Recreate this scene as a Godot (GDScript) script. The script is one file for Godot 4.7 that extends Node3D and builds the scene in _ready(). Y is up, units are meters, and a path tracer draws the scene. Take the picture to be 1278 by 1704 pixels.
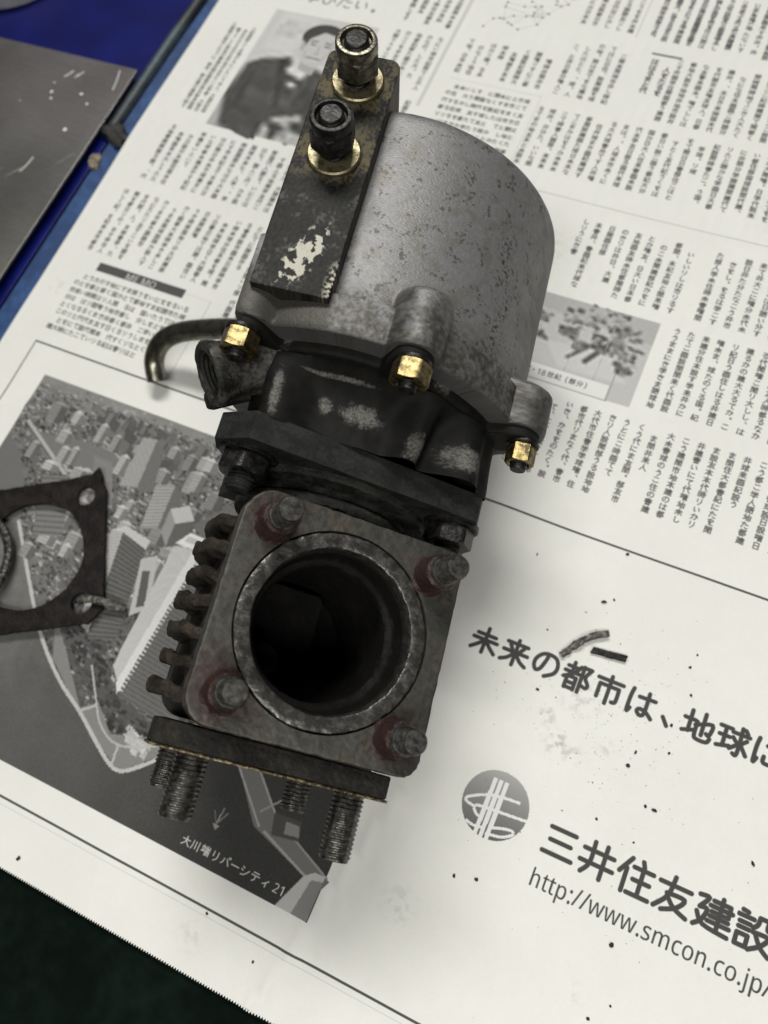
extends Node3D
# A dirty exhaust valve lying on a newspaper. Lengths in the builders are millimetres; obj() turns them to metres.

const MM := 0.001
var rng := RandomNumberGenerator.new()
var taken := {}
var M := {}          # materials by name


# ---------------------------------------------------------------- mesh builder
class MB:
	var v := PackedVector3Array()
	var uv := PackedVector2Array()

	func tri(a: Vector3, b: Vector3, c: Vector3, ua := Vector2.ZERO, ub := Vector2.ZERO, uc := Vector2.ZERO) -> void:
		v.append(a); v.append(b); v.append(c)
		uv.append(ua); uv.append(ub); uv.append(uc)

	func quad(a: Vector3, b: Vector3, c: Vector3, d: Vector3, ua := Vector2.ZERO, ub := Vector2.ZERO, uc := Vector2.ZERO, ud := Vector2.ZERO) -> void:
		tri(a, b, c, ua, ub, uc)
		tri(a, c, d, ua, uc, ud)

	# rings of equal length joined one to the next; uvs as given by ring
	func stack(rings: Array, closed := true, cap0 := false, cap1 := false, uvs: Array = []) -> void:
		var n: int = rings[0].size()
		var last: int = n if closed else n - 1
		for k in rings.size() - 1:
			var p: PackedVector3Array = rings[k]
			var q: PackedVector3Array = rings[k + 1]
			for i in last:
				var j := (i + 1) % n
				if uvs.is_empty():
					quad(p[i], q[i], q[j], p[j])
				else:
					var up: PackedVector2Array = uvs[k]
					var uq: PackedVector2Array = uvs[k + 1]
					quad(p[i], q[i], q[j], p[j], up[i], uq[i], uq[i + 1], up[i + 1])
		if cap0: fan(rings[0], false)
		if cap1: fan(rings[-1], true)

	func fan(p: PackedVector3Array, flip: bool) -> void:
		var c := Vector3.ZERO
		for q in p: c += q
		c /= p.size()
		for i in p.size():
			var j := (i + 1) % p.size()
			if flip: tri(c, p[j], p[i])
			else: tri(c, p[i], p[j])

	func shift(xf: Transform3D, from := 0) -> void:
		for i in range(from, v.size()): v[i] = xf * v[i]

	func finish(angle := 38.0, scale := 0.001) -> ArrayMesh:
		var lim := cos(deg_to_rad(angle))
		var nt := v.size() / 3
		var fn := PackedVector3Array(); fn.resize(nt)
		var at := {}
		var keys := PackedInt64Array(); keys.resize(v.size())
		for t in nt:
			var a := v[t * 3]; var b := v[t * 3 + 1]; var c := v[t * 3 + 2]
			fn[t] = (c - a).cross(b - a)
		for i in v.size():
			var p := v[i]
			var key := (int(round(p.x * 500.0)) * 73856093) ^ (int(round(p.y * 500.0)) * 1934966317) ^ (int(round(p.z * 500.0)) * 83492791331)
			keys[i] = key
			if at.has(key): at[key].append(i / 3)
			else: at[key] = PackedInt32Array([i / 3])
		var nrm := PackedVector3Array(); nrm.resize(v.size())
		var pos := PackedVector3Array(); pos.resize(v.size())
		for i in v.size():
			var f := fn[i / 3]
			var fl := f.length()
			var s := Vector3.ZERO
			if fl > 0.0:
				for t in at[keys[i]]:
					var g := fn[t]
					if g.dot(f) >= lim * g.length() * fl: s += g
			nrm[i] = s.normalized() if s.length() > 0.0 else Vector3.UP
			pos[i] = v[i] * scale
		var arr := []; arr.resize(Mesh.ARRAY_MAX)
		arr[Mesh.ARRAY_VERTEX] = pos
		arr[Mesh.ARRAY_NORMAL] = nrm
		arr[Mesh.ARRAY_TEX_UV] = uv
		var m := ArrayMesh.new()
		m.add_surface_from_arrays(Mesh.PRIMITIVE_TRIANGLES, arr)
		return m


func numbered(called: String) -> String:
	var n: int = taken.get(called, 0)
	taken[called] = n + 1
	return called if n == 0 else "%s_%03d" % [called, n]


func tag(o: Node3D, label: String, category: String, group := "") -> Node3D:
	o.set_meta("label", label)
	o.set_meta("category", category)
	if group: o.set_meta("group", group)
	return o


func obj(called: String, mesh: Mesh, mat: Material, parent: Node3D = null) -> MeshInstance3D:
	var o := MeshInstance3D.new()
	o.name = numbered(called) if parent == null else called
	o.mesh = mesh
	o.material_override = mat
	if parent == null: add_child(o, true)
	else: parent.add_child(o, true)
	return o


func part(called: String, mb: MB, mat: Material, parent: Node3D, angle := 38.0) -> MeshInstance3D:
	return obj(called, mb.finish(angle), mat, parent)


func root(called: String, at: Vector3) -> Node3D:
	var o := Node3D.new()
	o.name = numbered(called)
	add_child(o, true)
	o.position = at
	return o


# frame with its y axis along ax
func fr(o: Vector3, ax: Vector3, hint := Vector3(0.13, 0.21, 0.97)) -> Transform3D:
	var y := ax.normalized()
	var x := y.cross(hint).normalized()
	return Transform3D(Basis(x, y, x.cross(y)), o)


func ring(r: float, h: float, n: int) -> PackedVector3Array:
	var p := PackedVector3Array(); p.resize(n)
	for i in n:
		var t := TAU * i / n
		p[i] = Vector3(r * cos(t), h, -r * sin(t))
	return p


func lathe(mb: MB, prof: Array, seg: int, xf: Transform3D, wobble := 0.0, sd := 1) -> void:
	var from := mb.v.size()
	var rings := []
	var uvs := []
	var nz := FastNoiseLite.new(); nz.seed = sd; nz.frequency = 0.09
	for k in prof.size():
		var p: Vector2 = prof[k]
		var rg := ring(maxf(p.x, 0.0001), p.y, seg)
		if wobble > 0.0 and p.x > 0.01:
			for i in seg:
				var d := wobble * nz.get_noise_3d(rg[i].x * 3.0, rg[i].y * 3.0, rg[i].z * 3.0)
				rg[i] += Vector3(rg[i].x / p.x * d, d * 0.6, rg[i].z / p.x * d)
		rings.append(rg)
		var u := PackedVector2Array()
		for i in seg + 1: u.append(Vector2(float(i) / seg, float(k) / (prof.size() - 1)))
		uvs.append(u)
	mb.stack(rings, true, false, false, uvs)
	mb.shift(xf, from)


# rounded rectangle in the xz plane as n points a corner
func rrect(x0: float, x1: float, z0: float, z1: float, r: float, n := 6, cut := [1.0, 1.0, 1.0, 1.0]) -> PackedVector2Array:
	var p := PackedVector2Array()
	var cs := [Vector2(x1, z1), Vector2(x0, z1), Vector2(x0, z0), Vector2(x1, z0)]
	for k in 4:
		var rr: float = r * cut[k]
		var c: Vector2 = cs[k] + Vector2(-rr if k == 0 or k == 3 else rr, -rr if k < 2 else rr)
		for i in n + 1:
			var t := PI / 2 * (k + float(i) / n)
			p.append(c + rr * Vector2(cos(t), sin(t)))
	return p


func dense(p: PackedVector2Array, step: float) -> PackedVector2Array:
	var q := PackedVector2Array()
	for i in p.size():
		var a := p[i]; var b := p[(i + 1) % p.size()]
		var k := maxi(1, int(a.distance_to(b) / step))
		for j in k: q.append(a.lerp(b, float(j) / k))
	return q


func inset(p: PackedVector2Array, d: float) -> PackedVector2Array:
	var q := PackedVector2Array()
	var n := p.size()
	for i in n:
		var e0 := p[i] - p[(i + n - 1) % n]
		var e1 := p[(i + 1) % n] - p[i]
		if e0.length() < 0.0001: e0 = e1
		if e1.length() < 0.0001: e1 = e0
		var m := (e0.normalized() + e1.normalized()).normalized()
		q.append(p[i] + Vector2(-m.y, m.x) * d)
	return q


func lift(p: PackedVector2Array, h: float) -> PackedVector3Array:
	var q := PackedVector3Array()
	for a in p: q.append(Vector3(a.x, h, -a.y))
	return q


# slab: outline (x, -z), from h0 up to h1, edges rounded by b; hole radius hr about hc cut through when hr > 0
func slab(mb: MB, outline: PackedVector2Array, h0: float, h1: float, b: float, xf: Transform3D, hr := 0.0, hc := Vector2.ZERO, rough := 0.0, sd := 3) -> void:
	var from := mb.v.size()
	var rings := []
	var nz := FastNoiseLite.new(); nz.seed = sd; nz.frequency = 0.12
	for s in [[b, h0], [b * 0.3, h0 + b * 0.3], [0.0, h0 + b], [0.0, h1 - b], [b * 0.3, h1 - b * 0.3], [b, h1]]:
		var rg := lift(inset(outline, s[0]) if s[0] > 0.0 else outline, s[1])
		if rough > 0.0:
			for i in rg.size():
				var q := rg[i]
				rg[i] += Vector3(q.x, 0, q.z).normalized() * rough * nz.get_noise_3d(q.x * 4.0, q.y * 2.0, q.z * 4.0)
		rings.append(rg)
	if hr > 0.0:
		var bot := PackedVector3Array(); var top := PackedVector3Array()
		for q in outline:
			var d := (q - hc).normalized() * hr + hc
			bot.append(Vector3(d.x, h0, -d.y)); top.append(Vector3(d.x, h1, -d.y))
		rings.push_front(bot); rings.append(top); rings.append(bot)
		mb.stack(rings, true)
	else:
		mb.stack(rings, true, true, true)
	mb.shift(xf, from)


func hexr(t: float, ap: float) -> float:
	var k := fposmod(t, PI / 3) - PI / 6
	return ap / cos(k)


# hex nut or bolt head, axis y, base at 0; hole radius (0: closed); collar: round lip on top
func hexnut(mb: MB, ap: float, h: float, hole: float, xf: Transform3D, turn := 0.0, seg := 48, dish := 0.0) -> void:
	var from := mb.v.size()
	var cr := ap * 0.96
	var spec := []
	var r0 := PackedVector3Array(); var r1 := PackedVector3Array(); var r2 := PackedVector3Array(); var r3 := PackedVector3Array()
	for i in seg:
		var t := TAU * i / seg
		var rh := hexr(t + turn, ap) - 0.05
		var ch := (rh - cr) * 0.55
		var d := Vector3(cos(t), 0, -sin(t))
		r0.append(d * cr); r1.append(d * rh + Vector3(0, ch, 0)); r2.append(d * rh + Vector3(0, h - ch, 0)); r3.append(d * cr + Vector3(0, h, 0))
	spec = [r0, r1, r2, r3]
	if hole > 0.0:
		spec.append(ring(hole + 0.5, h, seg)); spec.append(ring(hole, h - 0.5 - dish, seg)); spec.append(ring(hole, 0.3, seg)); spec.append(ring(hole + 0.4, 0.0, seg)); spec.append(r0)
		mb.stack(spec, true)
	else:
		if dish > 0.0:
			spec.append(ring(cr * 0.75, h, seg)); spec.append(ring(cr * 0.7, h - dish, seg))
		mb.stack(spec, true, true, true)
	mb.shift(xf, from)


# threaded rod along y from h0 to h1 with a helical ridge
func thread(mb: MB, r: float, h0: float, h1: float, pitch: float, depth: float, xf: Transform3D, seg := 28, tip := 0.8) -> void:
	var from := mb.v.size()
	var per := 6
	var nk := int((h1 - h0) / pitch * per) + 1
	var rings := []
	for k in nk + 1:
		var h := h0 + (h1 - h0) * k / nk
		var rg := PackedVector3Array()
		for i in seg:
			var t := TAU * i / seg
			var ph := fposmod(h / pitch - float(i) / seg, 1.0)
			var rr := r - depth * clampf(absf(ph - 0.5) * 3.0 - 0.25, 0.0, 1.0)
			var e := (h1 - h) / tip
			if e < 1.0: rr = minf(rr, r - depth * 1.3 * (1.0 - e))
			rg.append(Vector3(rr * cos(t), h, -rr * sin(t)))
		rings.append(rg)
	rings.append(ring(r - depth * 1.7, h1 + 0.05, seg))
	mb.stack(rings, true, true, true)
	mb.shift(xf, from)


func path(pts: Array, per: int) -> PackedVector3Array:
	var c := Curve3D.new()
	for i in pts.size():
		var t: Vector3 = (pts[mini(i + 1, pts.size() - 1)] - pts[maxi(i - 1, 0)]) / 6.0
		c.add_point(pts[i], -t, t)
	var q := PackedVector3Array()
	for i in (pts.size() - 1) * per + 1: q.append(c.sample(mini(i / per, pts.size() - 2), (i - mini(i / per, pts.size() - 2) * per) / float(per)))
	return q


func tube(mb: MB, p: PackedVector3Array, r: float, bore: float, seg := 22) -> void:
	var up := Vector3(0.1, 1, 0.05)
	var outer := []; var inner := []
	for k in p.size():
		var d := (p[mini(k + 1, p.size() - 1)] - p[maxi(k - 1, 0)]).normalized()
		var x := d.cross(up).normalized()
		up = x.cross(d).normalized()
		var a := PackedVector3Array(); var b := PackedVector3Array()
		for i in seg:
			var t := TAU * i / seg
			var w := x * cos(t) + up * sin(t)
			a.append(p[k] + w * r); b.append(p[k] + w * maxf(bore, 0.01))
		outer.append(a); inner.append(b)
	inner.reverse()
	outer.append_array(inner)
	mb.stack(outer, true, false, bore <= 0.02)


# an uneven lump or flake: squashed noisy sphere
func lump(rx: float, ry: float, rz: float, sd: int, nu := 9, nv := 6) -> MB:
	var mb := MB.new()
	var nz := FastNoiseLite.new(); nz.seed = sd; nz.frequency = 0.9
	var rings := []
	for k in nv + 1:
		var ph := PI * k / nv
		var rg := PackedVector3Array()
		for i in nu:
			var t := TAU * i / nu
			var d := Vector3(sin(ph) * cos(t), cos(ph), -sin(ph) * sin(t))
			var s := 1.0 + 0.75 * nz.get_noise_3d(d.x, d.y, d.z)
			rg.append(Vector3(d.x * rx * s, ry + d.y * ry * minf(s, 1.0), d.z * rz * s))
		rings.append(rg)
	mb.stack(rings, true)
	return mb

# ---------------------------------------------------------------- textures
func noise(sd: int, freq: float, oct := 3, kind := FastNoiseLite.TYPE_SIMPLEX_SMOOTH) -> FastNoiseLite:
	var n := FastNoiseLite.new()
	n.seed = sd; n.frequency = freq; n.noise_type = kind
	n.fractal_type = FastNoiseLite.FRACTAL_FBM if oct > 1 else FastNoiseLite.FRACTAL_NONE
	n.fractal_octaves = oct
	return n


# an RGB picture from a function of (x, y) that gives a linear colour
func paint(w: int, h: int, f: Callable) -> ImageTexture:
	var data := PackedByteArray(); data.resize(w * h * 3)
	var k := 0
	for y in h:
		for x in w:
			var c: Color = f.call(x, y)
			c = c.linear_to_srgb()
			data[k] = int(clampf(c.r, 0, 1) * 255.0); data[k + 1] = int(clampf(c.g, 0, 1) * 255.0); data[k + 2] = int(clampf(c.b, 0, 1) * 255.0)
			k += 3
	return ImageTexture.create_from_image(Image.create_from_data(w, h, false, Image.FORMAT_RGB8, data))


# a seamless two-tone mottle for triplanar use
func mottle(sd: int, freq: float, c0: Color, c1: Color, lo: float, hi: float, size := 256, oct := 5) -> ImageTexture:
	var a := noise(sd, freq, oct).get_seamless_image(size, size).get_data()
	var b := noise(sd + 7, freq * 6.0, 3).get_seamless_image(size, size).get_data()
	return paint(size, size, func(x: int, y: int):
		var i: int = y * size + x
		var t := smoothstep(lo, hi, a[i] / 255.0 * 0.7 + b[i] / 255.0 * 0.3)
		return c0.lerp(c1, t) * (0.85 + 0.3 * b[i] / 255.0))


func grain(sd: int, freq: float, size := 256, oct := 4) -> ImageTexture:
	return ImageTexture.create_from_image(noise(sd, freq, oct).get_seamless_image(size, size))


func mat(called: String, tex: Texture2D, rough: float, metal: float, tri := 0.0, bump: Texture2D = null, bump_cm := 0.0, bump_scale := 0.0) -> StandardMaterial3D:
	var m := StandardMaterial3D.new()
	m.resource_name = called
	m.albedo_texture = tex
	m.roughness = rough
	m.metallic = metal
	if tri > 0.0:
		m.uv1_triplanar = true
		m.uv1_scale = Vector3.ONE * tri
	if bump:
		m.heightmap_enabled = true
		m.heightmap_texture = bump
		m.heightmap_scale = bump_cm
	M[called] = m
	return m


func make_materials() -> void:
	var fine := grain(11, 0.05)
	var sand := grain(12, 0.16, 256, 2)
	mat("black_iron", mottle(21, 0.012, Color(0.0084, 0.0087, 0.0078), Color(0.0300, 0.0300, 0.0270), 0.35, 0.7), 0.68, 0.0, 40.0, fine, 0.02)
	mat("dark_plate", mottle(22, 0.014, Color(0.0115, 0.0128, 0.0121), Color(0.0223, 0.0243, 0.0229), 0.4, 0.65), 0.65, 0.0, 30.0, sand, 0.008)
	mat("rust_iron", mottle(23, 0.012, Color(0.0162, 0.0135, 0.0108), Color(0.0558, 0.0450, 0.0360), 0.35, 0.7), 0.72, 0.0, 40.0, fine, 0.025)
	mat("brass", mottle(24, 0.02, Color(0.06, 0.048, 0.025), Color(0.31, 0.24, 0.11), 0.28, 0.7), 0.4, 0.95, 60.0, fine, 0.004)
	mat("olive_brass", mottle(25, 0.02, Color(0.13, 0.115, 0.065), Color(0.3, 0.26, 0.15), 0.3, 0.65), 0.36, 0.9, 60.0, fine, 0.004)
	mat("black_nut", mottle(26, 0.02, Color(0.012, 0.012, 0.012), Color(0.05, 0.048, 0.046), 0.4, 0.75), 0.42, 0.6, 70.0, fine, 0.008)
	mat("gold_nut", mottle(27, 0.02, Color(0.07, 0.066, 0.055), Color(0.26, 0.24, 0.185), 0.3, 0.66), 0.36, 0.9, 60.0, fine, 0.006)
	mat("stud_steel", mottle(28, 0.025, Color(0.0375, 0.0350, 0.0312), Color(0.2000, 0.1938, 0.1812), 0.35, 0.7), 0.4, 0.8, 70.0, fine, 0.01)
	mat("dark_stud", mottle(63, 0.025, Color(0.022, 0.021, 0.019), Color(0.10, 0.097, 0.09), 0.35, 0.7), 0.48, 0.6, 70.0, fine, 0.01)
	mat("sealant", mottle(29, 0.025, Color(0.013, 0.008, 0.007), Color(0.045, 0.0145, 0.0115), 0.35, 0.65), 0.6, 0.0, 70.0, fine, 0.03)
	mat("bright_ring", mottle(30, 0.04, Color(0.05, 0.049, 0.046), Color(0.17, 0.166, 0.156), 0.4, 0.8), 0.36, 0.6, 26.0, fine, 0.025)
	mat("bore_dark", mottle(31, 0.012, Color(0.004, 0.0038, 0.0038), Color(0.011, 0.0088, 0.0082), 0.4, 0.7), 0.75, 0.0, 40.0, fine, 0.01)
	mat("pipe_metal", mottle(32, 0.012, Color(0.09, 0.088, 0.07), Color(0.22, 0.215, 0.17), 0.35, 0.6), 0.3, 0.9, 50.0, fine, 0.004)
	mat("gasket", mottle(33, 0.014, Color(0.006, 0.0045, 0.0045), Color(0.016, 0.012, 0.0115), 0.35, 0.7), 0.65, 0.0, 40.0, fine, 0.02)
	mat("end_gasket", mottle(34, 0.03, Color(0.05, 0.04, 0.025), Color(0.42, 0.34, 0.2), 0.45, 0.75), 0.36, 0.9, 60.0, fine, 0.006)
	mat("worn_ring", mottle(35, 0.03, Color(0.02, 0.019, 0.018), Color(0.17, 0.165, 0.16), 0.45, 0.75), 0.45, 0.6, 60.0, fine, 0.03)
	mat("crumb", mottle(36, 0.03, Color(0.012, 0.012, 0.012), Color(0.045, 0.043, 0.04), 0.4, 0.7), 0.75, 0.0, 90.0)
	mat("flake", mottle(37, 0.03, Color(0.035, 0.033, 0.03), Color(0.2, 0.19, 0.17), 0.4, 0.7), 0.6, 0.1, 60.0)
	mat("rubber", mottle(38, 0.012, Color(0.014, 0.014, 0.014), Color(0.035, 0.034, 0.034), 0.4, 0.7), 0.7, 0.0, 30.0)
	mat("rust", mottle(39, 0.03, Color(0.06, 0.04, 0.025), Color(0.3, 0.26, 0.19), 0.4, 0.6), 0.75, 0.1, 60.0)
	mat("chrome", mottle(40, 0.02, Color(0.38, 0.39, 0.42), Color(0.55, 0.55, 0.57), 0.3, 0.7), 0.45, 0.2, 20.0)
	mat("bench_green", mottle(41, 0.01, Color(0.003, 0.006, 0.0045), Color(0.006, 0.0115, 0.0085), 0.25, 0.95, 512), 0.85, 0.0, 4.0, fine, 0.01)
	mat("blue_floor", mottle(42, 0.006, Color(0.0035, 0.006, 0.085), Color(0.005, 0.010, 0.12), 0.3, 0.7, 256, 3), 0.4, 0.0, 3.0, sand, 0.002)
	mat("blue_edge", mottle(43, 0.012, Color(0.013, 0.045, 0.14), Color(0.022, 0.07, 0.2), 0.3, 0.7), 0.5, 0.0, 8.0, fine, 0.006)
	mat("worn_edge", mottle(44, 0.01, Color(0.02, 0.024, 0.028), Color(0.05, 0.075, 0.09), 0.3, 0.7), 0.5, 0.2, 10.0, fine, 0.01)

	# aluminium cover: blasted casting with dark pits, brown blotches and a crack of black dots. u runs round it, v along it
	var a1 := noise(51, 0.05, 4); var a2 := noise(52, 0.32, 2); var a3 := noise(53, 0.012, 4); var a4 := noise(54, 0.06, 4)
	var W := 1536; var H := 640
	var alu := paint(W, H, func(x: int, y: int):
		var g := 0.235 + 0.05 * a2.get_noise_2d(x * 1.7, y) + 0.035 * a1.get_noise_2d(x * 1.7, y)
		var c := Color(g * 0.985, g * 0.985, g)
		var spot := 0.75 * a4.get_noise_2d(x * 1.9, y * 1.1) + 0.75 * a3.get_noise_2d(x * 2.4, y * 1.4)
		c = c.lerp(Color(0.065, 0.058, 0.045), smoothstep(0.27, 0.58, spot) * 0.72)
		c = c.lerp(Color(0.17, 0.15, 0.12), smoothstep(0.1, 0.55, a3.get_noise_2d(x * 1.7 + 400, y)) * 0.4)
		c = c.lerp(Color(0.105, 0.103, 0.095), smoothstep(1040.0, 1130.0, float(x) + 60.0 * a3.get_noise_2d(x, y)) * 0.8)  # right flank darkened in the colour, standing for shade on that side
		var cx: float = 1536.0 * 0.655 + 9.0 * sin(y * 0.03) - (y - 200) * 0.06
		if absf(x - cx) < 12.0 + 14.0 * smoothstep(300.0, 420.0, float(y)) and y > 60 and y < 420:
			var k := smoothstep(12.0 + 14.0 * smoothstep(300.0, 420.0, float(y)), 0.0, absf(x - cx)) * smoothstep(0.12, 0.42, a1.get_noise_2d(x * 2.0, y * 2.0) + 0.08)
			c = c.lerp(Color(0.035, 0.033, 0.03), k * 0.95)
		var left := smoothstep(860.0, 640.0, float(x))
		var grime_shade := smoothstep(170.0, 75.0, float(y)) * (0.62 + 0.3 * left + 0.6 * a1.get_noise_2d(x * 1.9 + 900, y) + 0.5 * a3.get_noise_2d(x * 2.0, y))
		grime_shade = maxf(grime_shade, smoothstep(12.0, 0.0, float(y)) * 0.85)
		if y < 92: grime_shade = maxf(grime_shade, smoothstep(800.0, 770.0, float(x)) * smoothstep(640.0, 690.0, float(x)) * 0.95)  # recess below the block: its shade painted in as a dark patch
		return c.lerp(Color(0.058, 0.054, 0.046), clampf(grime_shade, 0, 0.9)))
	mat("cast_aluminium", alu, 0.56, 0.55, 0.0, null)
	M.cast_aluminium.heightmap_enabled = true
	M.cast_aluminium.heightmap_texture = ImageTexture.create_from_image(noise(55, 0.3, 2).get_image(1024, 512))
	M.cast_aluminium.heightmap_scale = 0.011

	# soot on the flange of the cover: aluminium where it was wiped, black in the hollows
	mat("sooty_aluminium", mottle(56, 0.012, Color(0.025, 0.024, 0.021), Color(0.36, 0.35, 0.33), 0.3, 0.62), 0.5, 0.6, 40.0, sand, 0.012)

	# black body with patches of grey oxide. u runs round, v from the plate to the rim
	var b1 := noise(61, 0.014, 4); var b2 := noise(62, 0.11, 3)
	var spots := [Vector4(0.555, 0.48, 0.034, 0.2), Vector4(0.62, 0.24, 0.016, 0.28), Vector4(0.672, 0.36, 0.028, 0.26), Vector4(0.466, 0.4, 0.007, 0.5), Vector4(0.51, 0.5, 0.012, 0.14), Vector4(0.52, 0.85, 0.05, 0.04), Vector4(0.43, 0.3, 0.02, 0.2)]
	mat("sooty_body", paint(1024, 256, func(x: int, y: int):
		var u: float = x / 1024.0; var v: float = y / 256.0
		var g := 0.007 + 0.005 * b1.get_noise_2d(x * 3.5, y)
		var c := Color(g * 1.02, g, g * 0.95)
		var k := 0.0
		for s in spots:
			var d := Vector2(wrapf(u - s.x, -0.5, 0.5) / s.z, (v - s.y) / s.w)
			k = maxf(k, smoothstep(1.25, 0.2, d.length()))
		var t := smoothstep(0.2, 0.85, k * 0.75 + 0.22 * b2.get_noise_2d(x * 2.6, y * 0.75) + 0.3 * b1.get_noise_2d(x * 5, y * 1.5))
		return c.lerp(Color(0.19, 0.185, 0.17), t * smoothstep(0.0, 0.4, k) * 0.75 * (0.8 + 0.5 * b2.get_noise_2d(x * 2.6, y * 0.75)))), 0.68, 0.0, 0.0, null)

	# top of the mounting block: u across, v from the near end to the far end
	var c1 := noise(71, 0.012, 4); var c2 := noise(72, 0.06, 4); var c3 := noise(73, 0.3, 2)
	mat("block_top", paint(256, 768, func(x: int, y: int):
		var u: float = x / 256.0; var v: float = y / 768.0
		var n := c2.get_noise_2d(x, y); var w := c1.get_noise_2d(x, y)
		var c := Color(0.015, 0.015, 0.0138) * (1.0 + 0.9 * n + 0.5 * w)
		var gold := maxf(smoothstep(0.16, 0.07, absf(v - 0.57)), smoothstep(0.2, 0.05, absf(v - 0.87))) * smoothstep(-0.35, 0.35, w + n * 0.6)
		c = c.lerp(Color(0.12, 0.098, 0.05), gold * 0.7)
		var p := Vector2((u - 0.52 - 1.1 * (v - 0.13)) / 0.24, (v - 0.14) / 0.15)
		var k := smoothstep(1.15, 0.1, p.length())
		var chip := smoothstep(0.36, 0.52, k * 0.7 + 0.75 * c2.get_noise_2d(x * 0.42, y * 0.42) + 0.12 * c2.get_noise_2d(x * 2.0, y * 2.0))
		c = c.lerp(Color(0.5, 0.485, 0.42), chip * minf(k * 3.0, 1.0))
		var q := Vector2((u - 0.97) / 0.1, (v - 0.06) / 0.1)
		c = c.lerp(Color(0.6, 0.57, 0.48), smoothstep(1.1, 0.2, q.length()) * smoothstep(-0.1, 0.25, n) * 0.8)
		var light := smoothstep(0.25, 0.6, w + 0.4 * n) * 0.5
		return c.lerp(Color(0.2, 0.19, 0.17), light * smoothstep(0.9, 0.5, gold) * 0.45)), 0.55, 0.0, 0.0, null)

	# face of the square port flange: u across, v from the near edge to the far edge
	var d1 := noise(81, 0.01, 4); var d2 := noise(82, 0.05, 4); var d3 := noise(83, 0.2, 3)
	mat("flange_face", paint(512, 512, func(x: int, y: int):
		var u: float = x / 512.0; var v: float = y / 512.0
		var n := d2.get_noise_2d(x, y); var w := d1.get_noise_2d(x, y)
		var c := Color(0.056, 0.055, 0.049) * (1.0 + 0.3 * n + 0.3 * w + 0.2 * d3.get_noise_2d(x, y))
		c = c.lerp(Color(0.03, 0.031, 0.028), smoothstep(0.15, 0.5, w + 0.4 * n) * 0.7)
		c = c.lerp(Color(0.14, 0.105, 0.07), smoothstep(0.1, 0.5, -w + 0.3 * n) * 0.22)
		for s in [Vector3(0.13, 0.875, 0.17), Vector3(0.9, 0.86, 0.1), Vector3(0.13, 0.16, 0.22), Vector3(0.86, 0.13, 0.15)]:
			var k := smoothstep(1.0, 0.3, Vector2(u - s.x, v - s.y).length() / s.z + 0.5 * n)
			c = c.lerp(Color(0.04, 0.02, 0.017), k * 0.7)
		return c), 0.5, 0.35, 0.0, null)
	mat("sooty_body_plain", mottle(57, 0.014, Color(0.016, 0.016, 0.014), Color(0.11, 0.105, 0.095), 0.42, 0.72), 0.6, 0.2, 40.0, fine, 0.02)
	mat("dark_rust", mottle(58, 0.014, Color(0.008, 0.0076, 0.007), Color(0.026, 0.022, 0.018), 0.4, 0.75), 0.62, 0.05, 40.0, fine, 0.02)
	mat("washer", mottle(59, 0.02, Color(0.11, 0.098, 0.06), Color(0.34, 0.30, 0.19), 0.25, 0.6), 0.42, 0.85, 60.0, fine, 0.004)
	var w := StandardMaterial3D.new()
	w.albedo_color = Color(0.9, 0.9, 0.88); w.roughness = 0.5
	M["white_fleck"] = w
	w = StandardMaterial3D.new()
	w.albedo_color = Color(0.85, 0.85, 0.84); w.roughness = 0.6
	M["lamp_white"] = w
	w = StandardMaterial3D.new()
	w.albedo_color = Color(0.9, 0.9, 0.88); w.emission_enabled = true; w.emission = Color(1.0, 0.985, 0.93); w.emission_energy_multiplier = 1.5
	M["lamp_glow"] = w
	for k in ["flange_face"]:
		M[k].heightmap_enabled = true
		M[k].heightmap_texture = fine
		M[k].heightmap_scale = 0.02

	# offcut of sheet steel: rolled grain, scuffs and white specks of bright scratches. World-sized uv
	var e1 := noise(91, 0.004, 4); var e2 := noise(92, 0.05, 4)
	var steel_dots := [Vector3(0.73, 0.8, 4), Vector3(0.79, 0.75, 3), Vector3(0.63, 0.74, 4), Vector3(0.78, 0.68, 5), Vector3(0.51, 0.57, 5), Vector3(0.54, 0.55, 4), Vector3(0.70, 0.49, 4)]
	mat("scuffed_steel", paint(512, 1024, func(x: int, y: int):
		var g := 0.2 + 0.08 * e1.get_noise_2d(x, y * 0.4) + 0.03 * e2.get_noise_2d(x * 0.3, y * 3.0) + 0.018 * e2.get_noise_2d(x * 4.0, y)
		g *= 1.0 + 0.25 * smoothstep(0.0, 0.7, e1.get_noise_2d(x * 0.5 + 90, y * 0.5)) + 0.35 * smoothstep(0.45, 0.7, e2.get_noise_2d(x * 3.0 + 50, y * 3.0))
		var c := Color(g * 1.0, g * 0.99, g * 0.96).lerp(Color(g * 1.02, g * 0.95, g * 0.97), smoothstep(420.0, 60.0, float(y))).lerp(Color(g, g * 1.0, g * 0.88), smoothstep(350.0, 800.0, float(y)))
		var s := e2.get_noise_2d((x + y * 0.35) * 1.7, (y - x * 0.35) * 0.06 + 900.0)
		return c.lerp(Color(0.6, 0.6, 0.58), smoothstep(0.5, 0.62, s) * smoothstep(0.1, 0.35, e1.get_noise_2d(x + 700, y)) * 0.8)), 0.36, 0.75, 0.0, null)

	for k in ["black_iron", "dark_plate", "rust_iron", "gasket", "dark_rust", "sooty_body", "sooty_body_plain", "bore_dark", "block_top", "blue_floor", "crumb"]: M[k].metallic_specular = 0.3
	M.bench_green.metallic_specular = 0.12


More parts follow.
